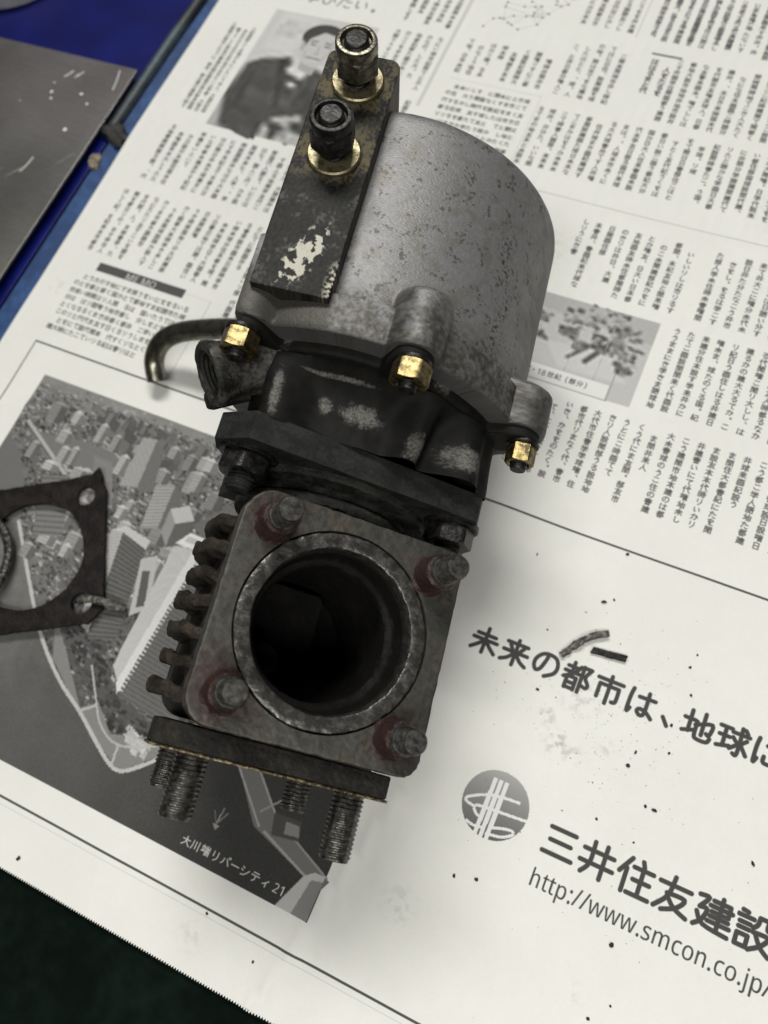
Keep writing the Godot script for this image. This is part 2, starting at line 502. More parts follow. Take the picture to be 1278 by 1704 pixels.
func plain_uv(mb: MB, x0: float, x1: float, z0: float, z1: float, from := 0) -> void:
	for i in range(from, mb.v.size()): mb.uv[i] = Vector2((mb.v[i].x - x0) / (x1 - x0), (mb.v[i].z - z0) / (z1 - z0))

# ---------------------------------------------------------------- the printed page
const STROKES := {
	"未": "1832 8232|0850 9250|5008 5095|4752 3070 0888|5352 7070 9288",
	"来": "1422 8622|2630 3644|7430 6444|0852 9252|5008 5096|4755 2877 0689|5355 7277 9489",
	"の": "5018 4640 3670 2278 1262 1440 3020 5214 7820 9044 8470 5690",
	"都": "1222 5022|3006 3040|0640 5640|5414 3642 0662|1856 1896|1856 4856 ,4856 4896|1876 4876|1894 4894|6410 6498|6412 9012 ,9012 7642 9064 8676 6872",
	"市": "5004 5018|0820 9220|5020 5098|1838 1884|1838 8238 ,8238 8280 7086",
	"は": "1612 1240 1290 2078|4032 9230|6812 6878 5690 4480 5070 7274 9290",
	"、": "1866 3690",
	"地": "0436 3836|2208 2276|0480 4068|4438 4480 5292 8492 9278|4050 9032 8868 7866|6406 6476",
	"球": "0418 4018|0646 3846|2218 2280|0484 4274|4426 9626|7006 7088 5892|8008 8818|4842 5852|4480 6660|9040 7654|7052 9686",
	"に": "1612 1240 1290 2076|4428 8428|4064 4484 9082",
	"三": "1416 8616|2050 8050|0886 9286",
	"井": "0830 9230|0464 9664|3206 3264 1494|6806 6896",
	"住": "3004 0448|2234 2296|6002 6616|4024 9424|4456 9056|3694 9694|6624 6694",
	"友": "0826 9226|4404 3656 0694|3250 8050 6478 2896|3456 5880 9494",
	"建": "0616 3016 1246 ,1246 3246 2476 0694|0860 3086 9694|4418 8818 ,8818 8846|3832 9632|4446 8846|4258 9058|3872 9672|6606 6684",
	"設": "1006 2408|0220 4220|0836 3636|0850 3650|0866 0894 ,0894 3694 ,3694 3666 ,3666 0866|5610 5428 4440|5610 8010 ,8010 8032 9434|4650 8650 7276 4496|5454 7280 9696",
	"大": "0836 9236|5006 4850 3074 0694|5042 7074 9494",
	"川": "1812 1660 0694|5014 5084|8408 8496",
	"端": "2004 2018|0420 3820|1032 1456|3030 2656|0264 4058|6804 6828|4810 4828 ,4828 9028 ,9028 9010|4440 9640|6840 6454|4854 4896|4854 9054 ,9054 9094|6256 6290|7656 7690",
	"リ": "2614 2658|7410 7454 6280 4096",
	"バ": "3030 2464 0684|5828 7860 9284|7410 8022|8804 9416",
	"ー": "0850 9250",
	"シ": "1414 3224|0640 2450|1290 5080 9234",
	"テ": "2016 8016|0642 9442|5242 4878 2696",
	"ィ": "8034 5060 2474|5656 5696",
	"代": "3004 0448|2234 2296|4036 9630|6004 6440 7876 9694|7608 8822",
	"世": "0436 9636|1608 1692 ,1692 9292|4608 4668 ,4668 7668|7608 7668",
	"紀": "2606 1030 3034|3424 1056 4052|2256 2296|0870 0484|3468 4082|5214 9014 ,9014 9048 ,9048 5248|5248 5282 6092 9492 9676",
	"部": "3004 3016|0618 5218|1826 2440|4024 3440|0444 5644|1256 1292 ,1292 4692 ,4692 4656 ,4656 1256|6610 6698|6612 9012 7642 9064 8676 6872",
	"分": "3808 0846|6008 9444|2450 7650 7086 6092|4450 3478 1096",
	"学": "1608 2624|4604 5220|8206 7024|0844 0832 ,0832 9232 ,9232 8844|2844 7244 5062|5060 5092 3890|0872 9272",
	"び": "0826 4024 1460 3090 6078 6628 9466|7608 8422|8602 9414",
	"た": "1024 5824|3808 1090|5444 8844|5080 6690 9088",
	"い": "1824 1860 3080 4070|7226 8666",
	"。": "1876 2868 3678 2888 1876",
	"し": "3010 3070 4488 7084 8664",
	"て": "1018 9014 6030 5056 6082 8090",
	"う": "3812 6818|1840 5832 7848 7070 4496",
	"か": "1034 6830 6880 5088|4010 3060 1090|7626 9256",
	"と": "3010 4050|8430 4050 1870 3090 8688",
	"ま": "1424 8624|1846 8246|5008 5076 3090 2078 5070 8690",
	"す": "0824 9224|6008 6058 4064 4446 6050 6276 4496",
	"る": "2014 7814 1858 5044 8660 7488 4490 4076 6080",
	"り": "2612 2654|7410 7454 4096",
	"こ": "2020 8020|1666 3084 8682",
	"く": "7010 2848 7690",
	"き": "1424 8620|1844 8840|4008 7460|2070 4090 7690",
	"な": "1024 5824|3808 1060|7226 9040|6450 6480 4690 4076 6676 9092",
	"を": "1424 8020|4808 2450 5046 5476|8636 4060 4088 8690",
	"日": "2010 2092 ,2092 8092 ,8092 8010 ,8010 2010|2050 8050",
	"人": "5008 4050 0894|5040 7074 9294",
	"本": "0830 9230|5006 5096|4832 3060 0686|5232 7060 9486|3474 6674",
	"国": "1010 1094 ,1094 9094 ,9094 9010 ,9010 1010|2830 7230|3050 7050|2474 7674|5030 5074|6056 7066",
	"間": "1008 1096|1008 4208 ,4208 4236 ,4236 1036|1022 4222|9008 9096|5808 9008|5808 5836 ,5836 9036|5822 9022|3448 3488 ,3488 6688 ,6688 6648 ,6648 3448|3468 6668",
	"書": "2014 7814 ,7814 7834|0624 9424|2034 7834|1244 8844|0454 9654|5004 5054|2464 2498 ,2498 7698 ,7698 7664 ,7664 2464|2480 7680",
	"画": "0610 9410|5010 5078|2226 2278 ,2278 7878 ,7878 7826 ,7826 2226|2252 7852|0834 0894 ,0894 9294 ,9294 9234",
	"語": "1006 2408|0220 4220|0836 3636|0850 3650|0866 0894 ,0894 3694 ,3694 3666 ,3666 0866|4812 9412|6612 5644|5028 8828 ,8828 8444|4246 9846|5260 5294 ,5294 8894 ,8894 8860 ,8860 5260",
	"時": "0814 0884 ,0884 3684 ,3684 3614 ,3614 0814|0848 3648|5018 9218|7004 7040|4440 9640|4258 9858|8240 8290 7094|5468 6280",
	"聞": "1008 1096|1008 4208 ,4208 4236 ,4236 1036|1022 4222|9008 9096|5808 9008|5808 5836 ,5836 9036|5822 9022|2846 7246|3646 3680|6446 6496|2882 7478|3660 6460",
}
const KANA := "のはにしてうかとまするりこくきなをいた"
const KANJI := "未来都市地球井住友建設大端代紀部分学日人本国間書画語時聞"
const INK := Color(0.052, 0.052, 0.05)

var glyphs := {}
var page: Image
var page_at := Vector2.ZERO   # paper millimetres at the picture's corner
const PX := 5.0               # pixels a millimetre


func strokes_of(ch: String) -> Array:
	var lines := []
	for s in STROKES[ch].split("|"):
		var line := PackedVector2Array()
		for sub in s.split(","):
			var raw := PackedVector2Array()
			for w in sub.strip_edges().split(" ", false):
				var k := int(w)
				raw.append(Vector2(k / 100, k % 100) / 100.0)
			if raw.size() > 2:
				for i in raw.size() - 1:
					for j in 4: line.append(raw[i].cubic_interpolate(raw[i + 1], raw[maxi(i - 1, 0)], raw[mini(i + 2, raw.size() - 1)], j / 4.0))
				line.append(raw[-1])
			else: line.append_array(raw)
		lines.append(line)
	return lines


# a glyph as an image of n pixels a side; weight is the stroke's share of the em
func glyph(ch: String, n: int, weight: float, ink := INK, alpha := 1.0) -> Image:
	var key := "%s %d %.3f %s %.2f" % [ch, n, weight, ink, alpha]
	if glyphs.has(key): return glyphs[key]
	var cov := PackedFloat32Array(); cov.resize(n * n)
	var hw := weight * n / 2.0
	for line in strokes_of(ch):
		for i in line.size() - 1:
			var a: Vector2 = (line[i] * 0.94 + Vector2(0.03, 0.03)) * n
			var b: Vector2 = (line[i + 1] * 0.94 + Vector2(0.03, 0.03)) * n
			var lo := a.min(b) - Vector2.ONE * (hw + 1.5)
			var hi := a.max(b) + Vector2.ONE * (hw + 1.5)
			for y in range(maxi(0, int(lo.y)), mini(n, int(hi.y) + 1)):
				for x in range(maxi(0, int(lo.x)), mini(n, int(hi.x) + 1)):
					var p := Vector2(x + 0.5, y + 0.5)
					var d := p.distance_to(Geometry2D.get_closest_point_to_segment(p, a, b))
					cov[y * n + x] = maxf(cov[y * n + x], clampf(hw - d + 0.5, 0.0, 1.0))
	var im := Image.create(n, n, false, Image.FORMAT_RGBA8)
	var c := ink.linear_to_srgb()
	for i in n * n:
		if cov[i] > 0.0: im.set_pixel(i % n, i / n, Color(c.r, c.g, c.b, cov[i] * alpha))
	glyphs[key] = im
	return im


func put_glyph(im: Image, x: float, z: float) -> void:
	page.blend_rect(im, Rect2i(0, 0, im.get_width(), im.get_height()), Vector2i(int(round((x - page_at.x) * PX)), int(round((z - page_at.y) * PX))))


# a line of large type from its left end; em in mm
func type_line(text: String, x: float, z: float, em: float, pitch: float, weight: float, ink := INK) -> void:
	for ch in text:
		if STROKES.has(ch): put_glyph(glyph(ch, int(em * PX), weight, ink), x, z)
		x += pitch


# Latin letters and digits from the font's own outlines
func latin(text: String, x: float, z: float, height: float, ink := INK, stretch := 1.0, bold := false) -> void:
	var f := SystemFont.new()
	f.font_names = PackedStringArray(["Droid Sans"])
	if bold: f.font_weight = 700
	var tm := TextMesh.new()
	tm.font = f; tm.text = text; tm.font_size = 64; tm.pixel_size = 0.01; tm.depth = 0.0; tm.curve_step = 1.0
	tm.horizontal_alignment = HORIZONTAL_ALIGNMENT_LEFT
	var arr := tm.get_mesh_arrays()
	if arr.is_empty(): return
	var v: PackedVector3Array = arr[Mesh.ARRAY_VERTEX]
	var idx: PackedInt32Array = arr[Mesh.ARRAY_INDEX] if arr[Mesh.ARRAY_INDEX] != null else PackedInt32Array(range(v.size()))
	var lo := Vector2(1e9, 1e9); var hi := Vector2(-1e9, -1e9)
	for p in v:
		lo = lo.min(Vector2(p.x, -p.y)); hi = hi.max(Vector2(p.x, -p.y))
	var k := height / 0.64 * PX    # height: em in mm
	var w := int((hi.x - lo.x) * k * stretch) + 3; var h := int((hi.y - lo.y) * k) + 3
	var ss := 3
	var cov := PackedByteArray(); cov.resize(w * h * ss * ss)
	for t in idx.size() / 3:
		var q := []
		for j in 3:
			var p := v[idx[t * 3 + j]]
			q.append(Vector2((p.x - lo.x) * k * stretch + 1, (-p.y - lo.y) * k + 1) * ss)
		fill_span(q, func(y, x0, x1):
			if y >= 0 and y < h * ss:
				for xx in range(maxi(x0, 0), mini(x1, w * ss)): cov[y * w * ss + xx] = 1)
	var im := Image.create(w, h, false, Image.FORMAT_RGBA8)
	var c := ink.linear_to_srgb()
	for y in h:
		for xx in w:
			var s := 0
			for j in ss * ss: s += cov[(y * ss + j / ss) * w * ss + xx * ss + j % ss]
			if s > 0: im.set_pixel(xx, y, Color(c.r, c.g, c.b, float(s) / (ss * ss)))
	put_glyph(im, x, z)


func fill_span(poly: Array, f: Callable) -> void:
	var y0 := 1e9; var y1 := -1e9
	for p in poly: y0 = minf(y0, p.y); y1 = maxf(y1, p.y)
	for y in range(int(floor(y0)), int(ceil(y1)) + 1):
		var xs := PackedFloat32Array()
		for i in poly.size():
			var a: Vector2 = poly[i]; var b: Vector2 = poly[(i + 1) % poly.size()]
			var yy := y + 0.5
			if (a.y <= yy) != (b.y <= yy): xs.append(a.x + (yy - a.y) / (b.y - a.y) * (b.x - a.x))
		xs.sort()
		for i in range(0, xs.size() - 1, 2):
			var l := int(round(xs[i])); var r := int(round(xs[i + 1]))
			if r > l: f.call(y, l, r)


# flat polygon on the page, paper mm
func fill(poly: Array, tone: float) -> void:
	var q := []
	for p in poly: q.append((p - page_at) * PX)
	var c := Color(tone, tone, tone * 0.985).linear_to_srgb()
	var w := page.get_width()
	fill_span(q, func(y, l, r):
		if r > 0 and l < w: page.fill_rect(Rect2i(maxi(l, 0), y, mini(r, w) - maxi(l, 0), 1), c))


func rule(x0: float, z0: float, x1: float, z1: float, w: float, tone: float) -> void:
	var d := Vector2(x1 - x0, z1 - z0).normalized() * w / 2
	var n := Vector2(-d.y, d.x)
	fill([Vector2(x0, z0) + n, Vector2(x1, z1) + n, Vector2(x1, z1) - n, Vector2(x0, z0) - n], tone)


func rand_char(kanji: float) -> String:
	var s := KANJI if rng.randf() < kanji else KANA
	return s[rng.randi() % s.length()]


# upright columns of body text, right to left
func columns(x0: float, x1: float, z0: float, z1: float, pitch := 5.7, em := 3.05, weight := 0.125, ends := 0.12) -> void:
	var n := int(round(em * PX))
	var x := x1 - em
	while x >= x0:
		var stop := z1
		if rng.randf() < ends: stop = lerpf(z0, z1, rng.randf_range(0.35, 0.9))
		var z := z0 + (em if rng.randf() < 0.16 else 0.0)
		var dense_run := 0
		while z + em <= stop + 0.3:
			var r := rng.randf()
			if r < 0.05 and z > z0 + 4: put_glyph(glyph("。" if r < 0.02 else "、", n, weight, INK, 0.9), x + em * 0.5, z - em * 0.5)
			else:
				if dense_run == 0 and rng.randf() < 0.3: dense_run = 2 + rng.randi() % 4
				put_glyph(glyph(rand_char(1.0 if dense_run > 0 else 0.12), n, weight, INK, 0.88), x, z)
				dense_run = maxi(0, dense_run - 1)
			z += em * 1.03
		x -= pitch


func lines(x0: float, x1: float, z0: float, count: int, pitch := 4.2, em := 2.7, weight := 0.11) -> void:
	var n := int(round(em * PX))
	for k in count:
		var x := x0 + (em if k == 0 else 0.0)
		var stop := x1 if k < count - 1 else x1 - 12.0
		while x + em <= stop:
			if rng.randf() > 0.04: put_glyph(glyph(rand_char(0.3), n, weight, INK, 0.85), x, z0 + k * pitch)
			x += em * 1.04


func new_page(x0: float, z0: float, x1: float, z1: float) -> void:
	page_at = Vector2(x0, z0)
	page = Image.create(int((x1 - x0) * PX), int((z1 - z0) * PX), false, Image.FORMAT_RGBA8)
	var nz := noise(101 + int(z1), 0.02, 4)
	var c := Color(0.70, 0.70, 0.672)
	page.fill(c.linear_to_srgb())
	var n2 := noise(131, 0.004, 3)
	for y in range(0, page.get_height(), 3):          # pulp and the ghost of the print on the back
		for x in range(0, page.get_width(), 3):
			var t := 1.0 + 0.018 * nz.get_noise_2d(x, y) + 0.03 * n2.get_noise_2d(x, y) + rng.randf_range(-0.012, 0.012)
			page.fill_rect(Rect2i(x, y, 3, 3), Color(c.r * t, c.g * t, c.b * t).linear_to_srgb())


# a smudge with a ragged edge
func stain(x: float, z: float, rad: float, strength: float) -> void:
	var n := int(rad * 2.0 * PX)
	var nz := noise(int(x * 7 + z), 0.05, 4)
	var im := Image.create(n, n, false, Image.FORMAT_RGBA8)
	for j in n:
		for i in n:
			var d := Vector2(i - n / 2.0, j - n / 2.0).length() / (n / 2.0)
			var k := smoothstep(0.95, 0.1, d) * smoothstep(-0.15, 0.5, nz.get_noise_2d(i, j))
			if k > 0.0: im.set_pixel(i, j, Color(0.3, 0.29, 0.27, k * strength))
	put_glyph(im, x - rad, z - rad)


# faint show-through of the print on the back
func ghost(x0: float, z0: float, x1: float, z1: float) -> void:
	var r := RandomNumberGenerator.new(); r.seed = int(x0 * 3 + z1)
	var z := z0
	while z < z1 - 30.0:
		var x := x0
		while x < x1:
			if r.randf() < 0.85:
				var zz := z
				while zz < z + 31.0:
					var k := r.randf_range(2.0, 6.0)
					fill([Vector2(x, zz), Vector2(x + 2.8, zz), Vector2(x + 2.8, zz + k), Vector2(x, zz + k)], 0.682 + 0.02 * r.randf())
					zz += k + 0.5
			x += 5.7
		z += 35.5
	soften(x0, z0, x1, z1, 0.3, 0.0)


func speckle(poly: Array, lo: float, hi: float, cell: float, sd: int, count: int, tall := 1.0, clump := 0.0) -> void:
	var r := RandomNumberGenerator.new(); r.seed = sd
	var box := Rect2(poly[0], Vector2.ZERO)
	for p in poly: box = box.expand(p)
	var pp := PackedVector2Array(poly)
	var cl := noise(150, 0.09, 3)
	for i in count:
		var p := box.position + Vector2(r.randf(), r.randf()) * box.size
		if not Geometry2D.is_point_in_polygon(p, pp): continue
		if clump != 0.0 and cl.get_noise_2d(p.x, p.y) * clump < -0.02: continue
		var w := cell * r.randf_range(0.4, 1.3); var h := cell * r.randf_range(0.3, 1.0) * tall
		fill([p, p + Vector2(w, w * 0.25), p + Vector2(w, h), p + Vector2(0, h - w * 0.2)], lo + (hi - lo) * pow(r.randf(), 1.6))


# a tower of the aerial picture: lit face a b c d, rows of windows ruled on it
func tower(a: Vector2, b: Vector2, c: Vector2, d: Vector2, tone: float, step: float, dark := 0.8) -> void:
	fill([a, b, c, d], tone)
	var n := int(a.distance_to(d) / step)
	for i in n:
		var t := (i + 0.5) / n
		var l := a.lerp(d, t); var r := b.lerp(c, t)
		rule(l.x, l.y, r.x, r.y, step * 0.35, tone * dark)


# pictures are printed soft: blur a part of the page and lay printing grain over it
func soften(x0: float, z0: float, x1: float, z1: float, share: float, grit: float) -> void:
	var box := Rect2i(int((x0 - page_at.x) * PX), int((z0 - page_at.y) * PX), int((x1 - x0) * PX), int((z1 - z0) * PX))
	box = box.intersection(Rect2i(0, 0, page.get_width(), page.get_height()))
	var im := page.get_region(box)
	im.resize(int(box.size.x * share), int(box.size.y * share), Image.INTERPOLATE_BILINEAR if share > 0.4 else Image.INTERPOLATE_LANCZOS)
	im.resize(box.size.x, box.size.y, Image.INTERPOLATE_CUBIC)
	if grit > 0.0:
		var d := im.get_data()
		for i in range(0, d.size(), 4):
			var g := int(rng.randf_range(-grit, grit))
			d[i] = clampi(d[i] + g, 0, 255); d[i + 1] = clampi(d[i + 1] + g, 0, 255); d[i + 2] = clampi(d[i + 2] + g, 0, 255)
		im = Image.create_from_data(box.size.x, box.size.y, false, Image.FORMAT_RGBA8, d)
	page.blit_rect(im, Rect2i(Vector2i.ZERO, box.size), box.position)


func city_picture() -> void:
	var x0 := -248.0; var x1 := -45.5; var z0 := -88.0; var z1 := 58.0
	var n1 := noise(141, 0.006, 4)
	var n2 := noise(142, 0.03, 3)
	for y in range(int((z0 - page_at.y) * PX), int((z1 - page_at.y) * PX), 2):
		for x in range(int((x0 - page_at.x) * PX), int((x1 - page_at.x) * PX), 2):
			var z := y / PX + page_at.y; var xx := x / PX + page_at.x
			var t := 0.14 + 0.05 * n1.get_noise_2d(x, y) + 0.03 * n2.get_noise_2d(x, y)
			var deep := smoothstep(-60.0, 50.0, z + (xx + 150.0) * 0.45)
			t = lerpf(t, lerpf(0.08, 0.034, smoothstep(-170.0, -80.0, xx)) * (1.0 + 0.15 * n1.get_noise_2d(x, y)), deep)
			if z < -62.0: t = lerpf(t, 0.27, smoothstep(-62.0, -88.0, z) * 0.55 + 0.25 * n2.get_noise_2d(x * 0.4, y))
			page.fill_rect(Rect2i(x, y, 2, 2), Color(t, t, t * 0.97).linear_to_srgb())
	var land := [Vector2(-248, -84), Vector2(-60, -88), Vector2(-46, -20), Vector2(-70, 14), Vector2(-112, 30), Vector2(-120, 32), Vector2(-130, 43), Vector2(-142, 39), Vector2(-155, 31), Vector2(-169, 24), Vector2(-182, 15), Vector2(-195, 3), Vector2(-221, -25), Vector2(-240, -50), Vector2(-248, -60)]
	speckle(land, 0.05, 0.16, 2.0, 5, 11000, 0.9)
	speckle(land, 0.16, 0.44, 1.7, 6, 9000, 0.8, 1.0)
	speckle(land, 0.02, 0.07, 1.5, 16, 5000, 1.0, -1.0)
	speckle([Vector2(-248, -88), Vector2(-46, -88), Vector2(-46, -68), Vector2(-248, -66)], 0.12, 0.4, 2.0, 7, 900, 0.6)
	speckle([Vector2(-218, -84), Vector2(-160, -84), Vector2(-160, -70), Vector2(-214, -72)], 0.07, 0.16, 4.0, 8, 160, 1.6)
	fill([Vector2(-240, -62), Vector2(-214, -66), Vector2(-196, -66), Vector2(-186, -60), Vector2(-200, -55), Vector2(-226, -53)], 0.15)      # the upper reach of the river
	fill([Vector2(-248, -58), Vector2(-238, -52), Vector2(-228, -40), Vector2(-220, -24), Vector2(-248, -24)], 0.13)
	rule(-243, -66, -213, -50, 1.6, 0.36); rule(-243, -64.6, -213, -48.8, 0.6, 0.09)
	rule(-206, -70, -182, -60, 0.9, 0.33)
	var park := [Vector2(-169, -3), Vector2(-146, 20), Vector2(-124, 24), Vector2(-135, 33), Vector2(-150, 26), Vector2(-172, 14), Vector2(-184, 0)]
	fill(park, 0.08); speckle(park, 0.025, 0.07, 3.0, 9, 420); speckle(park, 0.12, 0.24, 1.6, 10, 120)
	# the tip of the island with its promenade
	fill([Vector2(-185, 2), Vector2(-172, 14), Vector2(-156, 29.5), Vector2(-150, 25), Vector2(-140, 33), Vector2(-122, 27), Vector2(-118, 32), Vector2(-130, 43), Vector2(-142, 38), Vector2(-156, 31), Vector2(-176, 18)], 0.19)
	speckle([Vector2(-136, 27), Vector2(-126, 28), Vector2(-124, 34), Vector2(-134, 34)], 0.35, 0.5, 3.0, 12, 60)
	var shore := path([Vector3(-221, 0, -25), Vector3(-195, 0, 3), Vector3(-182, 0, 15), Vector3(-169, 0, 24), Vector3(-155, 0, 31), Vector3(-143, 0, 38), Vector3(-134, 0, 42.5), Vector3(-128, 0, 42), Vector3(-118, 0, 33)], 6)
	for i in shore.size() - 1: rule(shore[i].x, shore[i].z, shore[i + 1].x, shore[i + 1].z, 1.5, 0.42)
	var walk := path([Vector3(-160, 0, 14), Vector3(-152, 0, 24), Vector3(-146, 0, 31), Vector3(-138, 0, 35), Vector3(-130, 0, 34), Vector3(-120, 0, 29)], 6)
	for i in walk.size() - 1: rule(walk[i].x, walk[i].z, walk[i + 1].x, walk[i + 1].z, 0.8, 0.38)
	rule(-150, 26, -156, 31, 1.0, 0.38); rule(-135, 35, -134, 42, 1.0, 0.38)
	# blocks of flats between the trees
	var br := RandomNumberGenerator.new(); br.seed = 5151
	for i in 150:
		var bx := br.randf_range(-236.0, -60.0); var bz := br.randf_range(-78.0, -14.0)
		if bx < -214.0 and bz > -52.0: continue
		var bw := br.randf_range(2.0, 5.0); var bh := br.randf_range(2.5, 9.0); var tone := br.randf_range(0.2, 0.4)
		fill([Vector2(bx, bz), Vector2(bx + bw, bz - 0.6), Vector2(bx + bw, bz + bh), Vector2(bx, bz + bh)], tone)
		fill([Vector2(bx + bw, bz - 0.6), Vector2(bx + bw * 1.7, bz + 0.6), Vector2(bx + bw * 1.7, bz + bh), Vector2(bx + bw, bz + bh)], tone * 0.42)
		fill([Vector2(bx, bz), Vector2(bx + bw * 0.6, bz - 1.3), Vector2(bx + bw * 1.7, bz + 0.4), Vector2(bx + bw, bz + 0.1)], minf(0.5, tone * 1.3))
		for j in int(bh / 1.3): rule(bx + 0.2, bz + 0.9 + j * 1.3, bx + bw - 0.2, bz + 0.8 + j * 1.3, 0.4, tone * 0.72)
	# towers
	tower(Vector2(-189, -77), Vector2(-182.5, -78), Vector2(-180, -56), Vector2(-188, -54), 0.30, 1.1)
	fill([Vector2(-182.5, -78), Vector2(-177, -75), Vector2(-173, -56), Vector2(-180, -56)], 0.13)
	tower(Vector2(-173, -60), Vector2(-165, -63), Vector2(-163, -44), Vector2(-170, -41), 0.32, 1.4, 0.6)
	fill([Vector2(-165, -63), Vector2(-160, -60), Vector2(-158, -44), Vector2(-163, -44)], 0.12)
	tower(Vector2(-205, -62), Vector2(-196, -62), Vector2(-186, -45), Vector2(-196, -44), 0.2, 1.2)
	fill([Vector2(-162, -53), Vector2(-155, -57), Vector2(-150, -52), Vector2(-157, -48)], 0.42)
	fill([Vector2(-162, -53), Vector2(-157, -48), Vector2(-156, -38), Vector2(-161, -43)], 0.25); fill([Vector2(-157, -48), Vector2(-150, -52), Vector2(-149, -42), Vector2(-156, -38)], 0.10)
	fill([Vector2(-150, -50), Vector2(-140, -62), Vector2(-132, -64), Vector2(-136, -44)], 0.13)
	tower(Vector2(-181, -36), Vector2(-176, -38), Vector2(-168, 4), Vector2(-174, 2), 0.38, 1.2, 0.75)
	tower(Vector2(-176, -38), Vector2(-163, -34), Vector2(-156, 2), Vector2(-167, 6), 0.115, 1.9, 0.6)
	fill([Vector2(-181, -36), Vector2(-176, -40), Vector2(-163, -38), Vector2(-163, -34), Vector2(-176, -37)], 0.45)
	tower(Vector2(-222, -46), Vector2(-210, -50), Vector2(-199, -26), Vector2(-212, -22), 0.17, 2.2, 0.6)
	fill([Vector2(-163, -30), Vector2(-157, -34), Vector2(-150, -14), Vector2(-156, -8)], 0.40); fill([Vector2(-160, -26), Vector2(-157, -27), Vector2(-152, -14), Vector2(-155, -12)], 0.09)
	tower(Vector2(-141, -42), Vector2(-122, -38), Vector2(-118, 22), Vector2(-145, 20), 0.12, 1.7, 0.72)
	tower(Vector2(-153, -40), Vector2(-144, -41), Vector2(-147, 16), Vector2(-152, 11), 0.46, 1.0, 0.86)
	fill([Vector2(-144.5, -41), Vector2(-141, -42), Vector2(-145, 20), Vector2(-147.5, 16)], 0.57)
	fill([Vector2(-153, -41), Vector2(-149, -47), Vector2(-138, -47), Vector2(-141, -41)], 0.62); fill([Vector2(-149, -45.5), Vector2(-144, -45.5), Vector2(-144, -43), Vector2(-150, -43)], 0.42)
	for i in 36:
		var t := i / 36.0
		rule(lerpf(-141.5, -145.5, t), lerpf(-40, 19, t), lerpf(-139.5, -143.5, t), lerpf(-39.6, 19.4, t), 0.6, 0.6)
	soften(-248, -88, -45.6, 58, 0.42, 9.0)
	# bridge, pier and boat on the dark water
	fill([Vector2(-92, 21), Vector2(-84, 20), Vector2(-71, 33), Vector2(-44, 44), Vector2(-46, 48), Vector2(-76, 39)], 0.14)
	rule(-91.5, 22, -74, 38.5, 0.8, 0.3); rule(-83.5, 20.5, -70, 33, 0.8, 0.28); rule(-72, 39, -46, 48, 0.9, 0.3); rule(-68, 34, -45, 43.5, 0.7, 0.26); rule(-76, 34, -69, 26, 0.7, 0.24)
	fill([Vector2(-71, 32), Vector2(-61, 31), Vector2(-59, 37), Vector2(-69, 39)], 0.06); fill([Vector2(-66, 33), Vector2(-61, 32.5), Vector2(-59.5, 36), Vector2(-65, 37)], 0.2)
	fill([Vector2(-53, 46), Vector2(-50, 43.5), Vector2(-46, 43), Vector2(-46, 58), Vector2(-58, 58)], 0.42); fill([Vector2(-50, 46), Vector2(-46, 45), Vector2(-46, 58), Vector2(-52, 58)], 0.2)
	rule(-88.5, 44, -88, 38, 0.6, 0.2); rule(-88.5, 44, -86, 39, 0.5, 0.16); rule(-88.5, 44, -91, 40, 0.4, 0.14)
	fill([Vector2(-90, 44), Vector2(-87, 44), Vector2(-88, 46)], 0.24)
	soften(-94, 19, -45.6, 58, 0.6, 0.0)
	type_line("大川端リバーシティ", -97.5, 51.2, 3.7, 3.95, 0.1, Color(0.62, 0.61, 0.58))
	latin("21", -61.0, 51.4, 4.2, Color(0.62, 0.61, 0.58))


